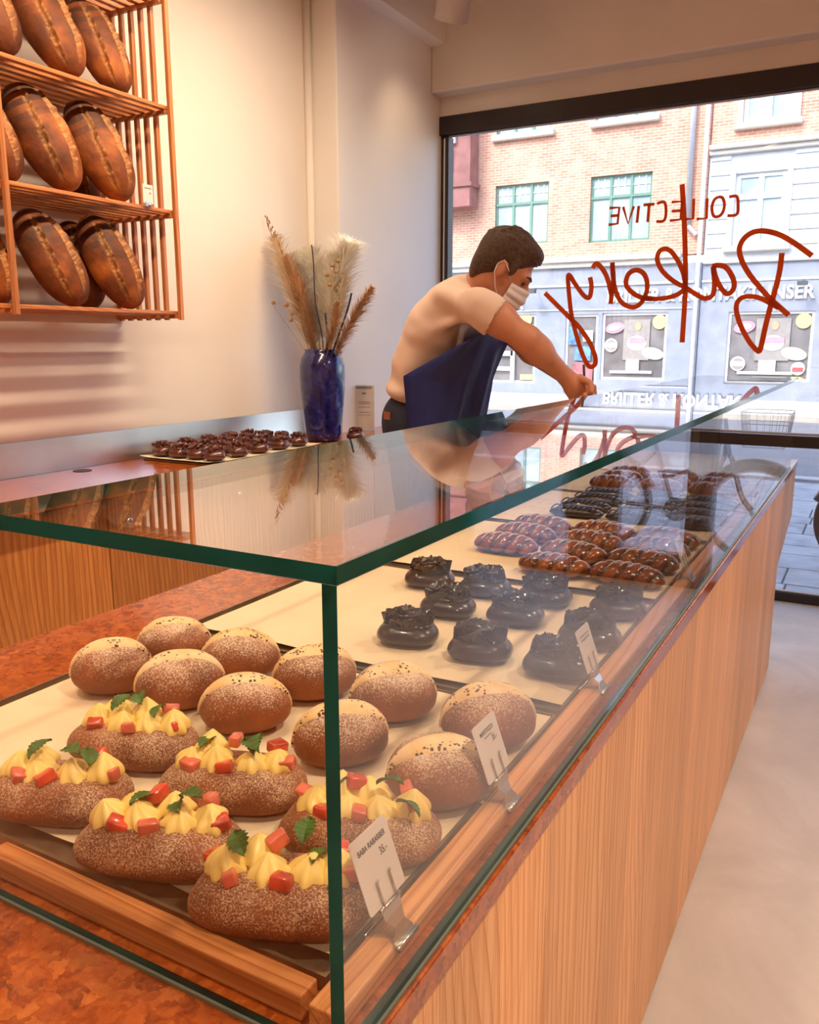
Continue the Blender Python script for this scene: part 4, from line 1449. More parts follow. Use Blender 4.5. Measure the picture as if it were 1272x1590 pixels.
# ------------------------------------------------------------------ sourdough loaves on the bread shelf
def loaf_mat():
    m, nt, b = newmat('dark sourdough crust')
    v = coords(nt)
    tc = nt.nodes.new('ShaderNodeTexCoord')
    sep = N(nt, 'SeparateXYZ', {0: tc.outputs['Object']})
    at_ = N(nt, 'Attribute', attribute_name='ear')
    nz = N(nt, 'TexNoise', {'Vector': v, 'Scale': 9.0, 'Detail': 5.0})
    n2 = N(nt, 'TexNoise', {'Vector': v, 'Scale': 60.0, 'Detail': 4.0})
    col = ramp(nt, nz.outputs['Fac'], [(0.3, c255(56, 22, 8)), (0.5, c255(106, 48, 14)), (0.72, c255(166, 90, 30))])
    # oven-dark rings across the upper half, where the dough was scored and raised
    wv = N(nt, 'TexWave', {'Vector': v, 'Scale': 7.0, 'Distortion': 2.5, 'Detail': 2.0}, wave_type='BANDS', bands_direction='X')
    up = N(nt, 'MapRange', {0: sep.outputs[0], 1: 0.0, 2: 0.10, 3: 0.0, 4: 1.0}).outputs[0]
    dk = math_(nt, 'MULTIPLY', ramp(nt, wv.outputs['Fac'], [(0.45, G(0.25)), (0.6, G(1))]), up)
    col = mixc(nt, dk, col, c255(46, 20, 14))
    col = mixc(nt, at_.outputs['Fac'], col, c255(216, 160, 98))
    col = mixc(nt, math_(nt, 'MULTIPLY', n2.outputs['Fac'], 0.25), col, c255(150, 96, 56))
    nt.links.new(col, b.inputs['Base Color'])
    b.inputs['Roughness'].default_value = 0.6
    b.inputs['Specular IOR Level'].default_value = 0.25
    bump(nt, b, n2.outputs['Fac'], 0.4, 0.005)
    return m


M['loaf'] = loaf_mat()


def loaf_mesh(seed):
    """batard lying along x, two long slashes with raised ears"""
    nu, nv = 130, 110
    L, b_, h = .186, .098, .145
    vs, ear = [], []
    for i in range(nu + 1):
        u = -1 + 2 * i / nu
        e = max(0.0, 1 - abs(u) ** 2.4) ** 0.5
        for j in range(nv):
            p = 2 * PI * j / nv
            y, z = b_ * e * math.cos(p), h * .5 * e * math.sin(p)
            k = 1 + .05 * noise.noise(Vector((u * 2 + seed * 5, y * 14, z * 14)))
            eu = 0.0
            lift = 0.0
            if math.sin(p) > 0.15 and abs(u) < .86:
                for (pc, sl) in ((1.15, .22), (2.05, .18)):
                    d = (p - (pc + sl * u)) / .16
                    f = (1 - (abs(u) / .86) ** 4)
                    wv_ = .35 * noise.noise(Vector((u * 4, pc * 7 + seed, 5.0)))
                    d = d + wv_
                    gash = max(0.0, 1 - (d / .70) ** 4) if abs(d) < .70 else 0.0
                    rough = noise.noise(Vector((u * 26, p * 22, seed + pc))) + .5 * noise.noise(Vector((u * 60, p * 50, seed)))
                    lip = math.exp(-((d - .78) / .20) ** 2)
                    lift += f * (.012 * lip + gash * (-.007 + .006 * rough))
                    lip2 = math.exp(-((d - .66) / .10) ** 2)
                    eu = max(eu, f * max(gash * max(0.0, .42 + .5 * rough), .75 * lip2 * (.6 + .8 * rough)))
            y2, z2 = y * k, z * k
            nr = math.hypot(y2, z2) + 1e-6
            vs.append((L * u, y2 * (1 + lift / nr), (z2 if z2 > 0 else z2 * .6) * (1 + lift / nr) + h * .30))
            ear.append(min(1.0, eu))
    fs = [(i * nv + j, i * nv + (j + 1) % nv, (i + 1) * nv + (j + 1) % nv, (i + 1) * nv + j) for i in range(nu) for j in range(nv)]
    me = MB().add(vs, fs).mesh('sourdough_loaf', M['loaf'], True)
    a = me.attributes.new('ear', 'FLOAT', 'POINT')
    a.data.foreach_set('value', ear)
    return me


lm = [loaf_mesh(k) for k in range(4)]


def place_loaf(shelf, px_, py_, xw, tilt, yawl, k, label, s=1.0):
    """loaf leaning on its end on a shelf; (px_, py_) = photo pixel of its middle at depth plane x = xw"""
    c_ = at(px_, py_, 'x', xw)
    o = link('sourdough_loaf', lm[k % 4])
    up = Vector((-math.sin(tilt), -math.sin(yawl) * 1.0, math.cos(tilt)))
    up.normalize()
    out = Vector((math.cos(tilt), -0.25, math.sin(tilt)))
    out = (out - up * out.dot(up)).normalized()
    side = out.cross(up)
    R_ = Matrix((up, side, out)).transposed().to_4x4()
    R_ = Matrix((( up.x, side.x, out.x, 0), (up.y, side.y, out.y, 0), (up.z, side.z, out.z, 0), (0, 0, 0, 1)))
    base = SZ[shelf] + .014
    o.rotation_euler = R_.to_euler()
    o.scale = (s, s, s)
    zmin = min((R_ @ (Vector(v.co) * s)).z for v in o.data.vertices)
    xmin = min((R_ @ (Vector(v.co) * s)).x for v in o.data.vertices)
    o.location = (max(c_.x, WX + 0.003 - xmin), c_.y, base - zmin + 0.0005)
    tag(o, label, 'bread', 'sourdough loaves on the bread shelf')
    return o


place_loaf(2, 64, 60, -2.60, .38, .28, 0, 'dark scored loaf in the middle of the top shelf')
place_loaf(2, 146, 85, -2.60, .38, .24, 1, 'dark scored loaf nearest the end slats on the top shelf', .92)
place_loaf(2, -40, 45, -2.60, .38, .28, 2, 'dark scored loaf cut off by the left edge on the top shelf')
place_loaf(1, 58, 218, -2.58, .36, .30, 3, 'golden scored loaf at the left of the middle shelf')
place_loaf(1, 146, 242, -2.58, .36, .26, 0, 'golden scored loaf at the right of the middle shelf')
place_loaf(1, 120, 240, -2.75, .10, .22, 1, 'dark loaf standing behind the pair on the middle shelf', .8)
place_loaf(1, -30, 225, -2.60, .36, .26, 2, 'golden loaf cut off by the left edge on the middle shelf', .92)
place_loaf(0, 72, 402, -2.58, .38, .32, 1, 'scored loaf at the left of the bottom shelf', .96)
place_loaf(0, 164, 408, -2.58, .36, .28, 3, 'scored loaf at the right of the bottom shelf', .98)
place_loaf(0, 116, 408, -2.70, .2, .10, 2, 'dark loaf tucked behind the pair on the bottom shelf', .88)
place_loaf(0, -30, 420, -2.68, .2, .2, 0, 'dark loaf behind the shelf post on the bottom shelf', .85)

# ------------------------------------------------------------------ vase with dried grasses
def vase_mat():
    m, nt, b = newmat('mottled cobalt glaze')
    v = coords(nt, rand=False)
    nz = N(nt, 'TexNoise', {'Vector': v, 'Scale': 26.0, 'Detail': 6.0, 'Roughness': 0.7})
    n2 = N(nt, 'TexNoise', {'Vector': v, 'Scale': 5.0, 'Detail': 2.0})
    col = ramp(nt, nz.outputs['Fac'], [(0.35, c255(14, 16, 52)), (0.5, c255(26, 34, 110)), (0.64, c255(54, 60, 142)), (0.8, c255(120, 116, 170))])
    col = mixc(nt, ramp(nt, n2.outputs['Fac'], [(0.45, G(0)), (0.65, G(.6))]), col, c255(28, 26, 70))
    nt.links.new(col, b.inputs['Base Color'])
    b.inputs['Roughness'].default_value = 0.18
    b.inputs['Coat Weight'].default_value = 0.6
    bump(nt, b, nz.outputs['Fac'], 0.12, 0.003)
    return m


VX, VY = -2.475, 3.54
vs_ = MB().lathe([(.074, 0), (.086, .006), (.092, .04), (.102, .14), (.113, .26), (.116, .33), (.114, .38), (.106, .415), (.092, .438), (.086, .450), (.088, .460), (.080, .462), (.074, .445), (.09, .40), (.09, .1), (.02, .03)], 48, (VX, VY, BZ + .0005))
tag(vs_.build('vase', vase_mat(), None, True), 'tall mottled cobalt blue vase on the back counter', 'vase')

M['pampas'] = plain('beige pampas plume', c255(242, 222, 198), 0.8, var=0.1, vscale=6)
M['pampas_white'] = plain('ivory pampas plume', c255(252, 242, 230), 0.8, var=0.06, vscale=6)
M['pampas_brown'] = plain('brown dried grass', c255(206, 168, 130), 0.8, var=0.15, vscale=9)
M['stem_gold'] = plain('dried stem', c255(158, 116, 60), 0.7)
M['stem_blue'] = plain('dark blue dried stem', c255(40, 42, 74), 0.7)
bq = empty('dried_bouquet', (VX, VY, BZ + .44), 'bouquet of beige pampas plumes and dried stems in the blue vase', 'plant')


def V(px_, py_, dy=0.0):
    return at(px_, py_, 'y', VY + dy)


def plume(px_pts, mat, n, spread, seed, dy=0.0, start=.30, droop=.25, wid=.0018, side=0.0, smin=.5):
    rnd = random.Random(seed)
    sp = catmull([V(x, y, dy * (0, .6, 1, 1)[i]) for i, (x, y) in enumerate(px_pts)], 10)
    mb = MB()
    mb.tube(sp, [.0035 * (1 - .7 * i / len(sp)) for i in range(len(sp))], 6)
    stem = mb.build('stem', M['stem_gold'], bq, True)
    mb = MB()
    N_ = len(sp)
    for k in range(n):
        u = start + (1 - start) * rnd.random() ** .9
        fi = u * (N_ - 1)
        i0 = min(int(fi), N_ - 2)
        p = sp[i0].lerp(sp[i0 + 1], fi - i0)
        d = (sp[min(i0 + 2, N_ - 1)] - sp[max(i0 - 1, 0)]).normalized()
        a = d.orthogonal().normalized()
        a.rotate(Matrix.Rotation(rnd.uniform(0, 2 * PI), 3, d))
        w = spread * math.sin(PI * min(1, (u - start) / (1 - start) * .85 + .12)) ** .7 * rnd.uniform(smin, 1.1)
        q1 = p + d * w * .55 + a * w * .32
        q2 = p + d * w * 1.0 + a * w * .75 + Vector((0, 0, -droop * w * .4))
        q3 = p + d * w * 1.25 + a * w * 1.1 + Vector((0, 0, -droop * w))
        s = d.cross(a) * wid
        mb.add([p - s, p + s, q1 - s, q1 + s, q2 - s * .7, q2 + s * .7, q3], [(0, 1, 3, 2), (2, 3, 5, 4), (4, 5, 6)])
    o = mb.build('plume', M[mat], bq)
    o['kind'] = 'stuff'
    return sp


plume([(490, 570), (478, 520), (450, 440), (428, 372)], 'pampas', 1500, .11, 1, -.03, .22)
plume([(492, 570), (485, 520), (466, 450), (446, 400)], 'pampas_brown', 900, .07, 2, -.06, .15)
plume([(503, 570), (500, 510), (497, 440), (486, 392)], 'pampas_white', 1400, .11, 3, .03, .25)
plume([(510, 570), (516, 510), (528, 430), (540, 384)], 'pampas_white', 1800, .14, 4, .05, .22)
plume([(510, 570), (518, 520), (528, 470), (534, 430)], 'pampas', 600, .07, 8, .02, .3)
plume([(500, 570), (494, 520), (478, 450), (462, 398)], 'pampas_white', 1000, .10, 12, .04, .25)
plume([(506, 570), (508, 520), (512, 450), (514, 398)], 'pampas_white', 1000, .10, 13, .0, .25)
plume([(515, 570), (530, 530), (556, 482), (578, 448)], 'pampas_brown', 900, .060, 5, -.04, .12, .1, .0018)
plume([(505, 570), (508, 540), (520, 500), (524, 470)], 'pampas_brown', 500, .05, 6, -.08, .2)
for k, pts in enumerate([[(503, 560), (500, 520), (490, 470), (487, 410), (484, 380)], [(512, 560), (526, 520), (540, 480), (546, 455)], [(508, 560), (508, 520), (505, 486)]]):
    MB().tube(catmull([V(x, y, -.05) for (x, y) in pts], 6), [.003 if k < 1 else .005] * (6 * (len(pts) - 1) + 1), 6).build('stem', M['stem_blue'], bq, True)
MB().tube(catmull([V(484, 560, -.05), V(460, 470, -.05), V(436, 390, -.05), V(418, 356, -.05), V(414, 338, -.05)], 8), .0022, 6).build('stem', M['stem_gold'], bq, True)
bud = MB()
rnd = random.Random(3)
for k in range(26):
    u = k / 25
    c_ = V(414 + 26 * u + rnd.uniform(-3, 3), 338 + 60 * u, -.05)
    t = blob(.004, .004, .014, 2, 8, 6)
    bud.add([Vector(p) + c_ for p in t.v], t.f)
for (x, y) in [(425, 473), (445, 477), (453, 490), (452, 500), (460, 470), (516, 415), (522, 425), (508, 430), (525, 408), (512, 445)]:
    c_ = V(x, y, -.07)
    t = blob(.011, .011, .020, 2, 10, 8)
    bud.add([Vector(p) + c_ for p in t.v], t.f)
bud.build('buds', M['stem_gold'], bq, True)['kind'] = 'stuff'
for (x0, y0_, x1, y1_) in ((486, 560, 425, 475), (488, 560, 447, 480), (505, 560, 516, 420)):
    MB().tube(catmull([V(x0, y0_, -.07), V((x0 + x1) / 2 + 8, (y0_ + y1_) / 2 + 12, -.07), V(x1, y1_, -.07)], 6), .0013, 5).build('stem', M['stem_gold'], bq, True)

# acrylic stand with a printed sheet
sh = empty('acrylic_stand', tuple(at(566, 668, 'z', BZ)), 'clear acrylic stand with a printed sheet between vase and baker', 'sign')
sh.location.z = BZ + .0005
sh.rotation_euler = (0, 0, .45)
MB().box(-.058, .058, -.001, .001, .004, .255).build('sheet', M['card'], sh, world=False)
MB().box(-.060, .060, -.005, -.002, 0, .262).build('front_plate', M['glass'], sh, world=False)
MB().box(-.060, .060, .002, .005, 0, .262).build('back_plate', M['glass'], sh, world=False)
MB().box(-.060, .060, -.04, .05, 0, .003).build('foot', M['glass'], sh, world=False)
for (z, w, h_) in ((.235, .045, .016), (.205, .012, .010), (.16, .035, .004), (.15, .03, .004), (.13, .035, .003), (.10, .03, .004), (.085, .036, .003)):
    MB().box(-w, w, -.0016, -.0011, z, z + h_).build('print', M['ink_grey'], sh, world=False)

# ------------------------------------------------------------------ lamps
M['lamp_white'] = plain('white lamp housing', c255(205, 200, 196), 0.45, var=0.01)
M['lamp_glow'] = newmat('lamp lens')[0]
_b = M['lamp_glow'].node_tree.nodes['Principled BSDF']
_b.inputs['Emission Color'].default_value = (1, .8, .55, 1)
_b.inputs['Emission Strength'].default_value = 3.0


def spotlight(loc, target, watts, label, color=(1, .70, .42), angle=95, blend=.9, size=.06, scale=1.0):
    loc, target = Vector(loc), Vector(target)
    t = empty('spotlight', (loc.x, loc.y, CEIL), label, 'lamp', 'ceiling spotlights')
    d = (target - loc).normalized()
    q = d.to_track_quat('-Z', 'Y').to_matrix().to_4x4()
    Mt = Matrix.Translation(loc) @ q @ Matrix.Scale(scale, 4)
    mb = MB().lathe([(.030, .13), (.062, .125), (.066, .11), (.066, -.09), (.068, -.095), (.062, -.095), (.060, -.075), (.05, -.072)], 28)
    mb.v = [tuple(Mt @ Vector(p)) for p in mb.v]
    mb.build('housing', M['lamp_white'], t, 'auto')
    mb = MB().lathe([(.0595, -.078), (.0595, -.080), (.02, -.081)], 24)
    mb.v = [tuple(Mt @ Vector(p)) for p in mb.v]
    mb.build('lens', M['lamp_glow'], t)
    MB().tube([(loc.x, loc.y, CEIL), (loc.x, loc.y, loc.z + .02)], .010, 10).build('stem', M['lamp_white'], t, True)
    MB().box(loc.x - .04, loc.x + .04, loc.y - .04, loc.y + .04, CEIL - .02, CEIL - .0005, 0, .004).build('canopy', M['lamp_white'], t)
    ld = bpy.data.lights.new('lamp', 'SPOT')
    ld.energy = watts * LAMP
    ld.color = color
    ld.spot_size = math.radians(angle)
    ld.spot_blend = blend
    ld.shadow_soft_size = size
    lo = bpy.data.objects.new('bulb', ld)
    C.objects.link(lo)
    lo.parent = t
    lo.matrix_parent_inverse = wmat(t).inverted()
    lo.location = loc + d * .10 * scale
    lo.rotation_euler = d.to_track_quat('-Z', 'Y').to_euler()


def added_wash_lamp(x, ya, yb, z, watts, label, color=(1, .77, .54)):  # unseen fixture added to wash the wall with soft light
    t = empty('added_wash_lamp', (x, (ya + yb) / 2, z), label, 'lamp', 'added wall wash lamps')
    MB().box(x - .04, x + .04, ya, yb, z, z + .06, 0, .004).build('housing', M['lamp_white'], t)
    MB().box(x - .035, x + .035, ya + .02, yb - .02, z - .0025, z - .0003).build('diffuser', M['lamp_white'], t)
    MB().box(x + .0405, x + .046, ya, yb, z - .06, z + .06).build('shade', M['lamp_white'], t)
    for yy in (ya + .2, yb - .2): MB().tube([(x, yy, z + .06), (x, yy, CEIL)], .003, 6).build('cable', M['lamp_white'], t, True)
    ld = bpy.data.lights.new('lamp', 'AREA')
    ld.shape = 'RECTANGLE'
    ld.size, ld.size_y = .07, yb - ya - .04
    ld.energy = watts * LAMP
    ld.color = color
    lo = bpy.data.objects.new('bulb', ld)
    C.objects.link(lo)
    lo.parent = t
    lo.matrix_parent_inverse = wmat(t).inverted()
    lo.location = (x, (ya + yb) / 2, z - .012)
    lo.rotation_euler = (0, .55, 0)
    ld.spread = math.radians(125)


spotlight((-2.13, 4.32, 3.26), (-2.55, 4.75, 2.3), 4, 'white cylindrical ceiling spotlight near the window beam', scale=1.35)
spotlight((-1.05, 0.1, 3.25), (-0.65, 0.70, 0.9), 20, 'white ceiling spotlight over the nearest tray', angle=80, color=(1, .74, .48))
spotlight((-1.05, 1.9, 3.25), (-0.65, 1.9, 0.9), 20, 'white ceiling spotlight over the chocolate pastries', angle=90, color=(1, .76, .52))
added_wash_lamp(-1.65, -1.2, 3.6, 3.2, 42, 'added unseen long lamp over the aisle, softly lighting the wall')
for k, yy in enumerate((-1.6, 0.6, 2.6)):  # unseen spotlights added to brighten the floor and counter front
    spotlight((0.75, yy, 3.3), (0.72, yy, 0.0), 74, 'added unseen spotlight brightening the customer floor, %s from the window' % ('third', 'second', 'nearest')[k], color=(1, .80, .60), angle=150)

# ------------------------------------------------------------------ bicycle outside
M['bike_black'] = plain('black bicycle paint', c255(34, 34, 40), 0.35, coat=0.4)
M['tyre'] = plain('black tyre rubber', c255(40, 38, 40), 0.8)
M['chrome'] = plain('chromed bicycle metal', c255(170, 172, 178), 0.25, metal=1.0)
M['saddle'] = plain('brown saddle leather', c255(96, 54, 34), 0.5)
M['wicker'] = plain('wire basket', c255(120, 122, 130), 0.4, metal=0.6)


def wheel(parent, cx_, R=.335):
    ring = [(cx_ + R * math.cos(t), 0, R + R * math.sin(t)) for t in np.linspace(0, 2 * PI, 49)]
    o = MB().tube(ring, .021, 8, cap=False).build('tyre', M['tyre'], parent, True, False)
    ri = [(cx_ + (R - .03) * math.cos(t), 0, R + (R - .03) * math.sin(t)) for t in np.linspace(0, 2 * PI, 49)]
    MB().tube(ri, .011, 6, cap=False).build('rim', M['chrome'], o, True, False)
    MB().tube([(cx_, -.05, R), (cx_, .05, R)], .022, 10).build('hub', M['chrome'], o, True, False)
    sp_ = MB()
    for k in range(28):
        t = 2 * PI * k / 28
        sp_.tube([(cx_, .03 * (-1) ** k, R), (cx_ + (R - .03) * math.cos(t), 0, R + (R - .03) * math.sin(t))], .0012, 4, cap=False)
    sp_.build('spokes', M['chrome'], o, False, False)
    fe = [(cx_ + (R + .032) * math.cos(t), 0, R + (R + .032) * math.sin(t)) for t in np.linspace(.35, 2.6, 24)]
    MB().tube(fe, .026, 8, flat=((0, 1, 0), 1.0)).build('mudguard', M['bike_black'], parent, True, False)


bk = empty('bicycle', (-1.18, 6.3, GZ), 'black step-through bicycle with wire basket parked outside the window', 'bicycle')
wheel(bk, .55)
wheel(bk, -.52)
fb = MB()
fb.tube(catmull([(.33, 0, .84), (.30, 0, .66), (.12, 0, .44), (0, 0, .31)], 8), .017, 10)
fb.tube(catmull([(.34, 0, .92), (.22, 0, .72), (.02, 0, .58), (-.10, 0, .55)], 8), .014, 10)
fb.tube([(0, 0, .30), (-.17, 0, .80)], .016, 10)
for s in (-.045, .045):
    fb.tube([(0, s * .6, .31), (-.52, s, .335)], .010, 8)
    fb.tube([(-.15, s * .3, .74), (-.52, s, .335)], .008, 8)
fb.build('frame', M['bike_black'], bk, True, False)
fk = MB().tube([(.31, 0, 1.0), (.36, 0, .72)], .016, 10)
for s in (-.05, .05): fk.tube(catmull([(.36, 0, .73), (.38, s, .70), (.46, s, .45), (.55, s, .335)], 6), .011, 8)
fk.build('fork', M['bike_black'], bk, True, False)
MB().tube(catmull([(.10, -.29, 1.06), (.24, -.26, 1.09), (.33, -.12, 1.08), (.31, 0, 1.04), (.33, .12, 1.08), (.24, .26, 1.09), (.10, .29, 1.06)], 6), .011, 8).build('handlebar', M['chrome'], bk, True, False)
MB().tube([(-.17, 0, .78), (-.20, 0, .90)], .012, 8).build('seat_post', M['chrome'], bk, True, False)
sd = blob(.13, .085, .07, 2.2, 24, 10, .4)
sd.v = [(p[0] - .22, p[1] * (1.0 - .5 * (p[0] + .13) / .26), p[2] + .89) for p in sd.v]
sd.build('saddle', M['saddle'], bk, True, False)
bsk = MB()
for k in range(9):
    u = -.17 + .34 * k / 8
    for s in (0, 1):
        bsk.tube([(.46 + .26 * s, u * .85, .82), (.43 + .32 * s, u, 1.06)], .0022, 4, cap=False)
for k in range(7):
    u = .44 + .30 * k / 6
    for s in (-1, 1): bsk.tube([(.47 + .24 * k / 6, s * .145, .82), (u, s * .17, 1.06)], .0022, 4, cap=False)
for z, e in ((.82, 0), (.90, .25), (.98, .6), (1.06, 1)):
    x0, x1, yy = .46 - .03 * e, .72 + .03 * e, .145 + .025 * e
    bsk.tube([(x0, -yy, z), (x1, -yy, z), (x1, yy, z), (x0, yy, z), (x0, -yy, z)], .003, 5, cap=False)
bsk.build('basket', M['wicker'], bk, False, False)
ck = MB().lathe([(.0, -.004), (.09, -.004), (.09, .004), (.0, .004)], 28)
ck.v = [(p[0], -.05 + p[2], .30 + p[1]) for p in ck.v]
ck.build('chainwheel', M['chrome'], bk, False, False)
bk.rotation_euler = (0, 0, PI)
bk.location = (.60, 6.3, GZ)

# ------------------------------------------------------------------ the baker
def smin(a, b, k):
    h = np.maximum(k - np.abs(a - b), 0.0) / k
    return np.minimum(a, b) - h * h * k * 0.25


def sdf_mesh(name, prims, h, mat):
    """one continuous surface from smoothly blended rounded primitives (surface nets)"""
    lo = np.array([1e9] * 3)
    hi = -lo
    bb = []
    for p in prims:
        if p[0] == 'caps':
            a, b, r = np.array(p[1]), np.array(p[2]), max(p[3], p[4])
            l, u = np.minimum(a, b) - r, np.maximum(a, b) + r
        else:
            c, r = np.array(p[1]), max(p[2])
            l, u = c - r, c + r
        bb.append((l, u))
        if p[-1] != 'sub':
            lo, hi = np.minimum(lo, l), np.maximum(hi, u)
    lo, hi = lo - 3 * h, hi + 3 * h
    n = np.ceil((hi - lo) / h).astype(int) + 1
    F = np.full(n, 0.2, dtype=np.float32)
    ax = [lo[i] + h * np.arange(n[i]) for i in range(3)]
    for p, (l, u) in zip(prims, bb):
        mg = 0.06
        i0 = np.maximum(((l - mg - lo) / h).astype(int), 0)
        i1 = np.minimum(((u + mg - lo) / h).astype(int) + 2, n)
        if np.any(i1 <= i0): continue
        X = ax[0][i0[0]:i1[0], None, None]
        Y = ax[1][None, i0[1]:i1[1], None]
        Z = ax[2][None, None, i0[2]:i1[2]]
        if p[0] == 'caps':
            a, b = np.array(p[1], float), np.array(p[2], float)
            ab = b - a
            L2 = max(ab @ ab, 1e-9)
            t = np.clip(((X - a[0]) * ab[0] + (Y - a[1]) * ab[1] + (Z - a[2]) * ab[2]) / L2, 0, 1)
            d = np.sqrt((X - a[0] - t * ab[0]) ** 2 + (Y - a[1] - t * ab[1]) ** 2 + (Z - a[2] - t * ab[2]) ** 2) - (p[3] + (p[4] - p[3]) * t)
            k = p[5]
        else:
            c, r, R_ = np.array(p[1], float), np.array(p[2], float), p[3]
            R_ = np.eye(3) if R_ is None else np.array(R_)
            q = [R_[0, i] * (X - c[0]) + R_[1, i] * (Y - c[1]) + R_[2, i] * (Z - c[2]) for i in range(3)]
            k0 = np.sqrt(sum((q[i] / r[i]) ** 2 for i in range(3))) + 1e-6
            k1 = np.sqrt(sum((q[i] / r[i] ** 2) ** 2 for i in range(3))) + 1e-6
            d = k0 * (k0 - 1) / k1
            k = p[4]
        sl = (slice(i0[0], i1[0]), slice(i0[1], i1[1]), slice(i0[2], i1[2]))
        if p[-1] == 'sub':
            F[sl] = -smin(-F[sl], d, k)
        else:
            F[sl] = smin(F[sl], d, k)
    s = F < 0
    cs = [s[i:n[0] - 1 + i, j:n[1] - 1 + j, k:n[2] - 1 + k] for i in (0, 1) for j in (0, 1) for k in (0, 1)]
    tot = sum(c.astype(np.int8) for c in cs)
    act = (tot > 0) & (tot < 8)
    idx = -np.ones(act.shape, dtype=np.int64)
    cells = np.argwhere(act)
    idx[act] = np.arange(len(cells))
    pos = np.zeros((len(cells), 3))
    cnt = np.zeros(len(cells))
    corners = [(i, j, k) for i in (0, 1) for j in (0, 1) for k in (0, 1)]
    for a in corners:
        for d in range(3):
            if a[d]: continue
            b = list(a); b[d] = 1
            fa = F[cells[:, 0] + a[0], cells[:, 1] + a[1], cells[:, 2] + a[2]]
            fb_ = F[cells[:, 0] + b[0], cells[:, 1] + b[1], cells[:, 2] + b[2]]
            m = (fa < 0) != (fb_ < 0)
            t = np.where(m, fa / np.where(m, fa - fb_, 1), 0)
            q = np.array(a, float)[None, :].repeat(len(cells), 0)
            q[:, d] += t
            pos[m] += q[m]
            cnt[m] += 1
    verts = lo + h * (cells + pos / cnt[:, None])
    faces = []
    for d in range(3):
        e1, e2 = (d + 1) % 3, (d + 2) % 3
        sl0 = [slice(1, n[i] - 1) for i in range(3)]
        sl0[d] = slice(0, n[d] - 1)
        sl1 = list(sl0); sl1[d] = slice(1, n[d])
        A, B = s[tuple(sl0)], s[tuple(sl1)]
        for flip, mm in ((False, A & ~B), (True, ~A & B)):
            g = np.argwhere(mm)
            off = np.ones(3, int); off[d] = 0
            g = g + off
            def cell(o1, o2):
                c = g.copy(); c[:, e1] -= o1; c[:, e2] -= o2
                return idx[c[:, 0], c[:, 1], c[:, 2]]
            q = np.stack([cell(1, 1), cell(0, 1), cell(0, 0), cell(1, 0)], 1)
            if flip: q = q[:, ::-1]
            faces.append(q)
    faces = np.concatenate(faces)
    faces = faces[(faces >= 0).all(1)]
    me = bpy.data.meshes.new(name)
    me.from_pydata(verts.tolist(), [], faces.tolist())
    me.materials.append(mat)
    me.polygons.foreach_set('use_smooth', [True] * len(me.polygons))
    me.update()
    return me


M['skin'] = plain('skin', c255(196, 134, 104), 0.5, sss=0.12, var=0.05, vscale=14)
M['hair'] = plain('short brown hair', c255(74, 50, 34), 0.6, var=0.3, vscale=120, bmp=0.9, bscale=260)
M['tshirt'] = plain('off-white cotton', c255(222, 196, 178), 0.85, var=0.03, vscale=6, bmp=0.35, bscale=9)
M['apron'] = plain('navy blue apron cloth', c255(12, 30, 92), 0.55, var=0.12, vscale=5, bmp=0.15, bscale=30)
M['jeans'] = plain('dark denim', c255(26, 30, 48), 0.8, var=0.12, vscale=60)
M['leather'] = plain('tan leather patch', c255(150, 84, 50), 0.6)
M['mask'] = plain('white face mask', c255(226, 222, 224), 0.8, var=0.02)
M['eye'] = plain('eye', c255(60, 44, 36), 0.3)
M['shoe'] = plain('dark shoe', c255(30, 28, 30), 0.6)

PCY = 2.92
W = lambda x, y, d=PCY: np.array(at(x, y, 'y', d))
FZ = 0.15
pr = empty('person', (-1.62, PCY, FZ), 'person in pale t-shirt, navy apron and face mask leaning over the counter', 'person')


def Ry(a):
    c, s_ = math.cos(a), math.sin(a)
    return np.array([[c, 0, s_], [0, 1, 0], [-s_, 0, c]])


def Rz(a):
    c, s_ = math.cos(a), math.sin(a)
    return np.array([[c, -s_, 0], [s_, c, 0], [0, 0, 1]])


lean = Ry(math.radians(33))
yawb = Rz(math.radians(12))
pel, belly, chest, girdle = W(652, 655), W(652, 592), W(690, 515), W(724, 468)
shR, elR, wrR = W(742, 476, 2.74), W(820, 528, 2.80), W(880, 586, 2.93)
shL, elL, wrL = W(752, 474, 3.10), W(826, 545, 3.10), W(886, 590, 3.05)
HC = W(786, 416, 2.90)
HR = Rz(math.radians(20)) @ Ry(math.radians(34))        # local x = facing, tipped down
hd = lambda x, y, z: HC + HR @ np.array([x, y, z])
nb = W(738, 452)
body = [
    ('ell', pel, (.115, .155, .13), None, .05), ('ell', belly, (.095, .14, .14), Ry(.2), .05), ('ell', chest, (.105, .16, .17), lean, .06),
    ('ell', girdle, (.075, .17, .075), lean, .06),
    ('caps', shR, elR, .058, .044, .04), ('caps', elR, wrR, .046, .029, .03), ('caps', shL, elL, .058, .044, .04), ('caps', elL, wrL, .045, .029, .03),
    ('ell', elR * .72 + wrR * .28, (.047, .047, .05), None, .03), ('ell', shR * .55 + elR * .45 + np.array([0, 0, .008]), (.055, .05, .06), None, .03),
    ('caps', nb, hd(-.035, 0, -.07), .062, .055, .05),
    ('ell', hd(-.012, 0, .03), (.098, .076, .09), HR, .03), ('ell', hd(.035, 0, -.045), (.060, .058, .085), HR, .03),
    ('ell', hd(.055, 0, -.095), (.040, .042, .028), HR, .03), ('ell', hd(.100, 0, -.035), (.018, .012, .026), HR, .015),
    ('ell', hd(.082, 0, .008), (.018, .050, .014), HR, .02),
    ('ell', hd(-.008, .076, -.015), (.020, .010, .032), HR, .012), ('ell', hd(-.008, -.076, -.015), (.020, .010, .032), HR, .012),
]
hipR, hipL = pel + np.array([.01, -.085, -.06]), pel + np.array([.01, .085, -.06])
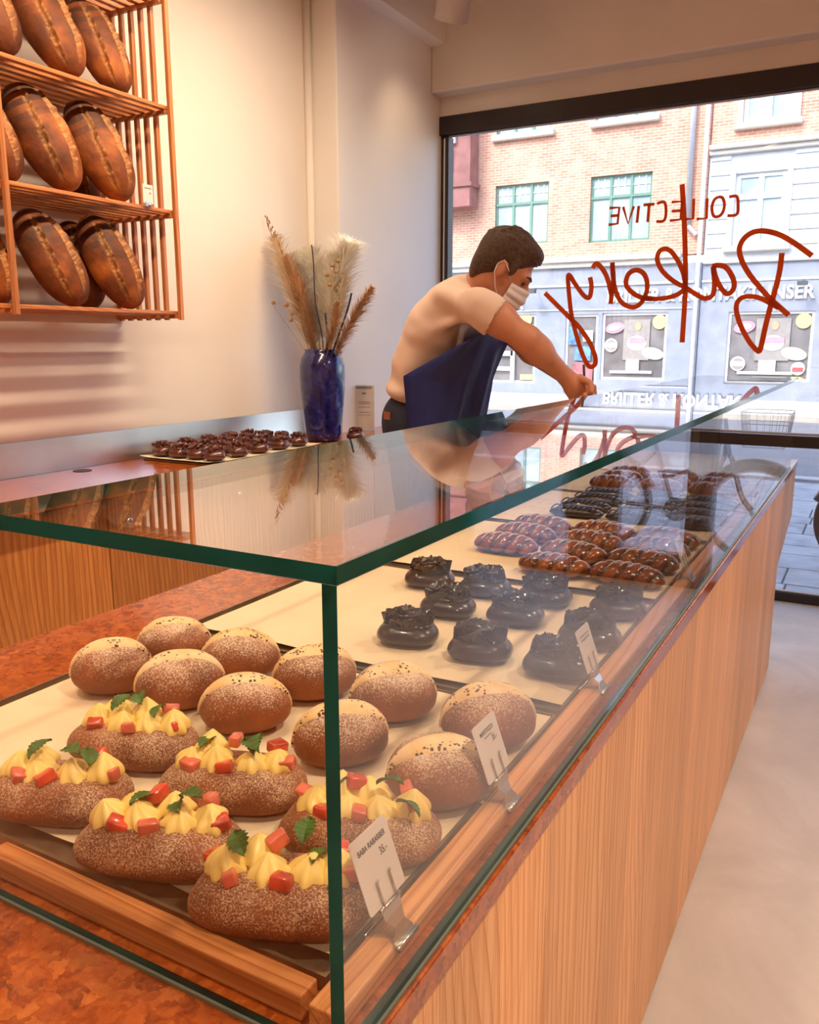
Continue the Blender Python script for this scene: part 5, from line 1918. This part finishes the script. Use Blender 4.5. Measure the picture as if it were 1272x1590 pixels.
knR, knL = np.array([hipR[0] + .05, hipR[1] - .02, .66]), np.array([hipL[0] + .02, hipL[1] + .02, .66])
anR, anL = np.array([hipR[0] - .02, hipR[1] - .03, FZ + .08]), np.array([hipL[0] - .10, hipL[1] + .03, FZ + .08])
for (h_, k_, a_) in ((hipR, knR, anR), (hipL, knL, anL)):
    body += [('caps', h_, k_, .082, .055, .05), ('caps', k_, a_, .054, .038, .03)]


def hand(wr, fwd, up, mirror, thing_pt=None):
    """fist closing on a thin thing: palm, four bent fingers, thumb"""
    fwd = fwd / np.linalg.norm(fwd)
    side = np.cross(up, fwd); side /= np.linalg.norm(side)
    up2 = np.cross(fwd, side)
    B = np.stack([fwd, side, up2], 1)
    P_ = lambda a, b, c: wr + B @ np.array([a, b * mirror, c])
    out = [('caps', wr, P_(.03, 0, 0), .028, .030, .02), ('ell', P_(.055, 0, 0), (.042, .020, .042), B, .02)]
    for k in range(4):
        z = .030 - .020 * k
        l = (.9, 1.0, .95, .78)[k]
        k0, k1, k2, k3 = P_(.088, .006, z), P_(.088 + .030 * l, -.012, z * .95), P_(.088 + .022 * l, -.040 * l, z * .9), P_(.088 - .004, -.044 * l, z * .85)
        out += [('caps', k0, k1, .0105, .0095, .006), ('caps', k1, k2, .0095, .0088, .004), ('caps', k2, k3, .0088, .008, .004)]
    out += [('caps', P_(.03, -.012, .034), P_(.066, -.036, .050), .014, .0115, .008), ('caps', P_(.066, -.036, .050), P_(.092, -.050, .034), .0112, .009, .004)]
    return out


body += hand(wrR, np.array([.42, .18, -.52]), np.array([.55, .2, .60]), 1)
body += hand(wrL, np.array([.40, -.25, -.50]), np.array([.55, .0, .60]), -1)
link('body', sdf_mesh('person_body', body, .0055, M['skin']), pr, True)

# t-shirt: torso and short sleeves, soft folds
seR, seL = shR * .66 + elR * .34, shL * .66 + elL * .34
shirt = [('ell', W(655, 608), (.128, .172, .055), Ry(.15), .04), ('ell', W(662, 570), (.118, .170, .11), Ry(.3), .06), ('ell', chest + np.array([-.012, 0, .0]), (.128, .182, .185), lean, .06),
         ('ell', girdle + np.array([-.006, 0, .002]), (.088, .185, .088), lean, .06), ('caps', shR, seR, .068, .068, .09), ('caps', shL, seL, .068, .068, .09),
         ('caps', nb + np.array([-.01, 0, -.01]), W(750, 446), .070, .062, .04)]
for (a, b, r) in (((690, 460), (750, 480), .011), ((650, 520), (735, 490), .010)):
    shirt.append(('caps', W(*a, PCY - .155), W(*b, PCY - .165), r, r * .7, .04))
# openings: cut sleeve ends, neck and hem with flat-ended hollows
dR, dL = (elR - shR) / np.linalg.norm(elR - shR), (elL - shL) / np.linalg.norm(elL - shL)
shirt += [('caps', seR + dR * .065, seR + dR * .20, .09, .09, .004, 'sub'), ('caps', seL + dL * .065, seL + dL * .20, .09, .09, .004, 'sub')]
me_shirt = sdf_mesh('tshirt', shirt, .0065, M['tshirt'])
ax_ = Vector(W(724, 468) - W(655, 600)).normalized()
nrm_ = [v.normal.copy() for v in me_shirt.vertices]
for v in me_shirt.vertices:
    p = v.co.copy()
    s_ = p.dot(ax_)
    t_ = (p - ax_ * s_)
    amp = .0065 * noise.noise(Vector((s_ * 5, t_.x * 16, p.y * 10))) + .004 * noise.noise(Vector((s_ * 22, t_.x * 9 + 3, p.y * 7)))
    v.co = p + nrm_[v.index] * amp
link('tshirt', me_shirt, pr, True)

jeans = [('ell', pel + np.array([-.004, 0, .012]), (.136, .176, .13), None, .05)]
for (h_, k_, a_) in ((hipR, knR, anR), (hipL, knL, anL)):
    jeans += [('caps', h_, k_, .100, .076, .05), ('caps', k_, a_, .074, .066, .03)]
link('jeans', sdf_mesh('jeans', jeans, .009, M['jeans']), pr, True)
for (a_, s_) in ((anR, -1), (anL, 1)):
    sh_ = blob(.14, .05, .10, 2.4, 28, 12, .3)
    sh_.v = [(p[0] + a_[0] + .06, p[1] + a_[1], p[2] * (1.0 if p[0] < .02 else .75) + FZ + .001) for p in sh_.v]
    sh_.build('shoe', M['shoe'], pr, True)

# leather patch and waistband on the jeans
wb = pel + np.array([0, 0, .0])
pt = []
for i in range(5):
    an = math.radians(236 + 5 * i)
    for z in (.015, .050):
        pt.append((wb[0] + .139 * math.cos(an), wb[1] + .180 * math.sin(an), wb[2] + z))
MB().add(pt, [(2 * i, 2 * i + 2, 2 * i + 3, 2 * i + 1) for i in range(4)]).build('leather_patch', M['leather'], pr)

# apron: bib and skirt wrapped round the front
rows = [((766, 503), (773, 508), .13), ((718, 533), (770, 530), .196), ((668, 562), (762, 560), .206), ((630, 584), (754, 590), .208), ((634, 622), (746, 622), .208), ((637, 662), (738, 656), .208)]
rp = [(W(*a, PCY - .19)[0], W(*b)[0], W(*a, PCY - .19)[2], W(*b)[2], hw) for a, b, hw in rows]
last = rp[-1]
rp += [(last[0], -1.405, 1.0, 1.0, .205), (last[0], -1.43, .92, .92, .20), (last[0] - .01, -1.432, .72, .72, .20)]


def ap(u, v):
    f = v * (len(rp) - 1)
    i = min(int(f), len(rp) - 2)
    t = f - i
    a = [rp[i][k] * (1 - t) + rp[i + 1][k] * t for k in range(5)]
    s_ = -PI / 2 + PI * u
    cf = max(0.0, math.cos(s_)) ** .55
    y = PCY + a[4] * math.sin(s_)
    fold = .013 * math.sin(s_ * 9 + v * 3.0) * min(1, v * 2.2) * cf + .006 * math.sin(s_ * 17 + 1.3) * v
    x = a[0] + (a[1] - a[0]) * cf + fold
    z = a[2] + (a[3] - a[2]) * cf
    return (x, y - abs(fold) * .6, z)


amb = MB().grid(ap, 80, 60)
apo = amb.build('apron', M['apron'], pr, True)
sm = apo.modifiers.new('thickness', 'SOLIDIFY')
sm.thickness = .003
sm.offset = 1
# hair, mask, eyes
hair = [('ell', hd(-.022, 0, .048), (.107, .088, .088), HR, .02), ('ell', hd(-.062, 0, -.012), (.056, .073, .062), HR, .04), ('ell', hd(-.082, 0, -.050), (.030, .055, .050), HR, .03), ('ell', hd(.045, 0, .090), (.052, .066, .034), HR, .03),
        ('ell', hd(.030, -.076, .010), (.014, .010, .030), HR, .01), ('ell', hd(.030, .076, .010), (.014, .010, .030), HR, .01)]
rnd = random.Random(11)
for k in range(46):
    a, b = rnd.uniform(-1.6, 1.6), rnd.uniform(.25, 1.45)
    p = (-.022 + .102 * math.cos(a) * math.cos(b) * rnd.choice((1, 1, -1)), .083 * math.sin(a) * math.cos(b), .048 + .086 * math.sin(b))
    q = (p[0] + .030, p[1] * .96, p[2] - .004)
    hair.append(('caps', hd(*p), hd(*q), .010, .005, .006))
hair += [('ell', hd(.108, 0, -.030), (.060, .125, .088), HR, .02, 'sub'), ('ell', hd(-.004, -.085, -.035), (.030, .030, .046), HR, .01, 'sub'), ('ell', hd(-.004, .085, -.035), (.030, .030, .046), HR, .01, 'sub'),
         ('ell', hd(.03, 0, -.11), (.075, .12, .075), HR, .02, 'sub')]
link('hair', sdf_mesh('hair', hair, .004, M['hair']), pr, True)


def mk(u, v):
    th = math.radians(-78 + 156 * u)
    w = 1 - .16 * (2 * v - 1) ** 2
    nose_ = .016 * math.exp(-(th / .35) ** 2) * (1 - v) ** .6
    pl = .0022 * math.sin(v * 18.0)
    x = .030 + (.084 * w + nose_ + pl) * math.cos(th) ** .8
    y = (.070 * w + pl) * math.sin(th)
    z = -.022 - .098 * v + .018 * abs(math.sin(th)) * (1 - 2 * v)* -1 * .6
    return tuple(hd(x, y, z))


mko = MB().grid(mk, 40, 26).build('face_mask', M['mask'], pr, True)
sm = mko.modifiers.new('thickness', 'SOLIDIFY')
sm.thickness = .0015
for s_ in (-1, 1):
    MB().tube([hd(.047, s_ * .064, -.034), hd(.02, s_ * .080, -.005), hd(-.012, s_ * .088, .016), hd(-.026, s_ * .084, -.01)], .0016, 6).build('ear_loop', M['mask'], mko, True)
    MB().tube([hd(.047, s_ * .062, -.108), hd(.01, s_ * .074, -.075), hd(-.02, s_ * .084, -.035), hd(-.026, s_ * .084, -.01)], .0016, 6).build('ear_loop', M['mask'], mko, True)
    t = blob(.008, .008, .016, 2, 14, 10, .5)
    t.v = [tuple(hd(.084, s_ * .032, -.012) + np.array(p) - np.array([0, 0, .008])) for p in t.v]
    t.build('eye', M['eye'], pr, True)
    MB().tube([hd(.101, s_ * .014, .010), hd(.097, s_ * .032, .016), hd(.083, s_ * .050, .012)], [.004, .0045, .002], 6).build('eyebrow', M['hair'], pr, True)
# the slim marker he holds
pn = MB().tube([wrR + np.array([.055, .02, .045]), wrR + np.array([.062, .035, -.085])], .0045, 8)
tag(pn.build('marker_pen', M['ink'], None, True), 'slim dark pen held in the right hand above the glass', 'pen')
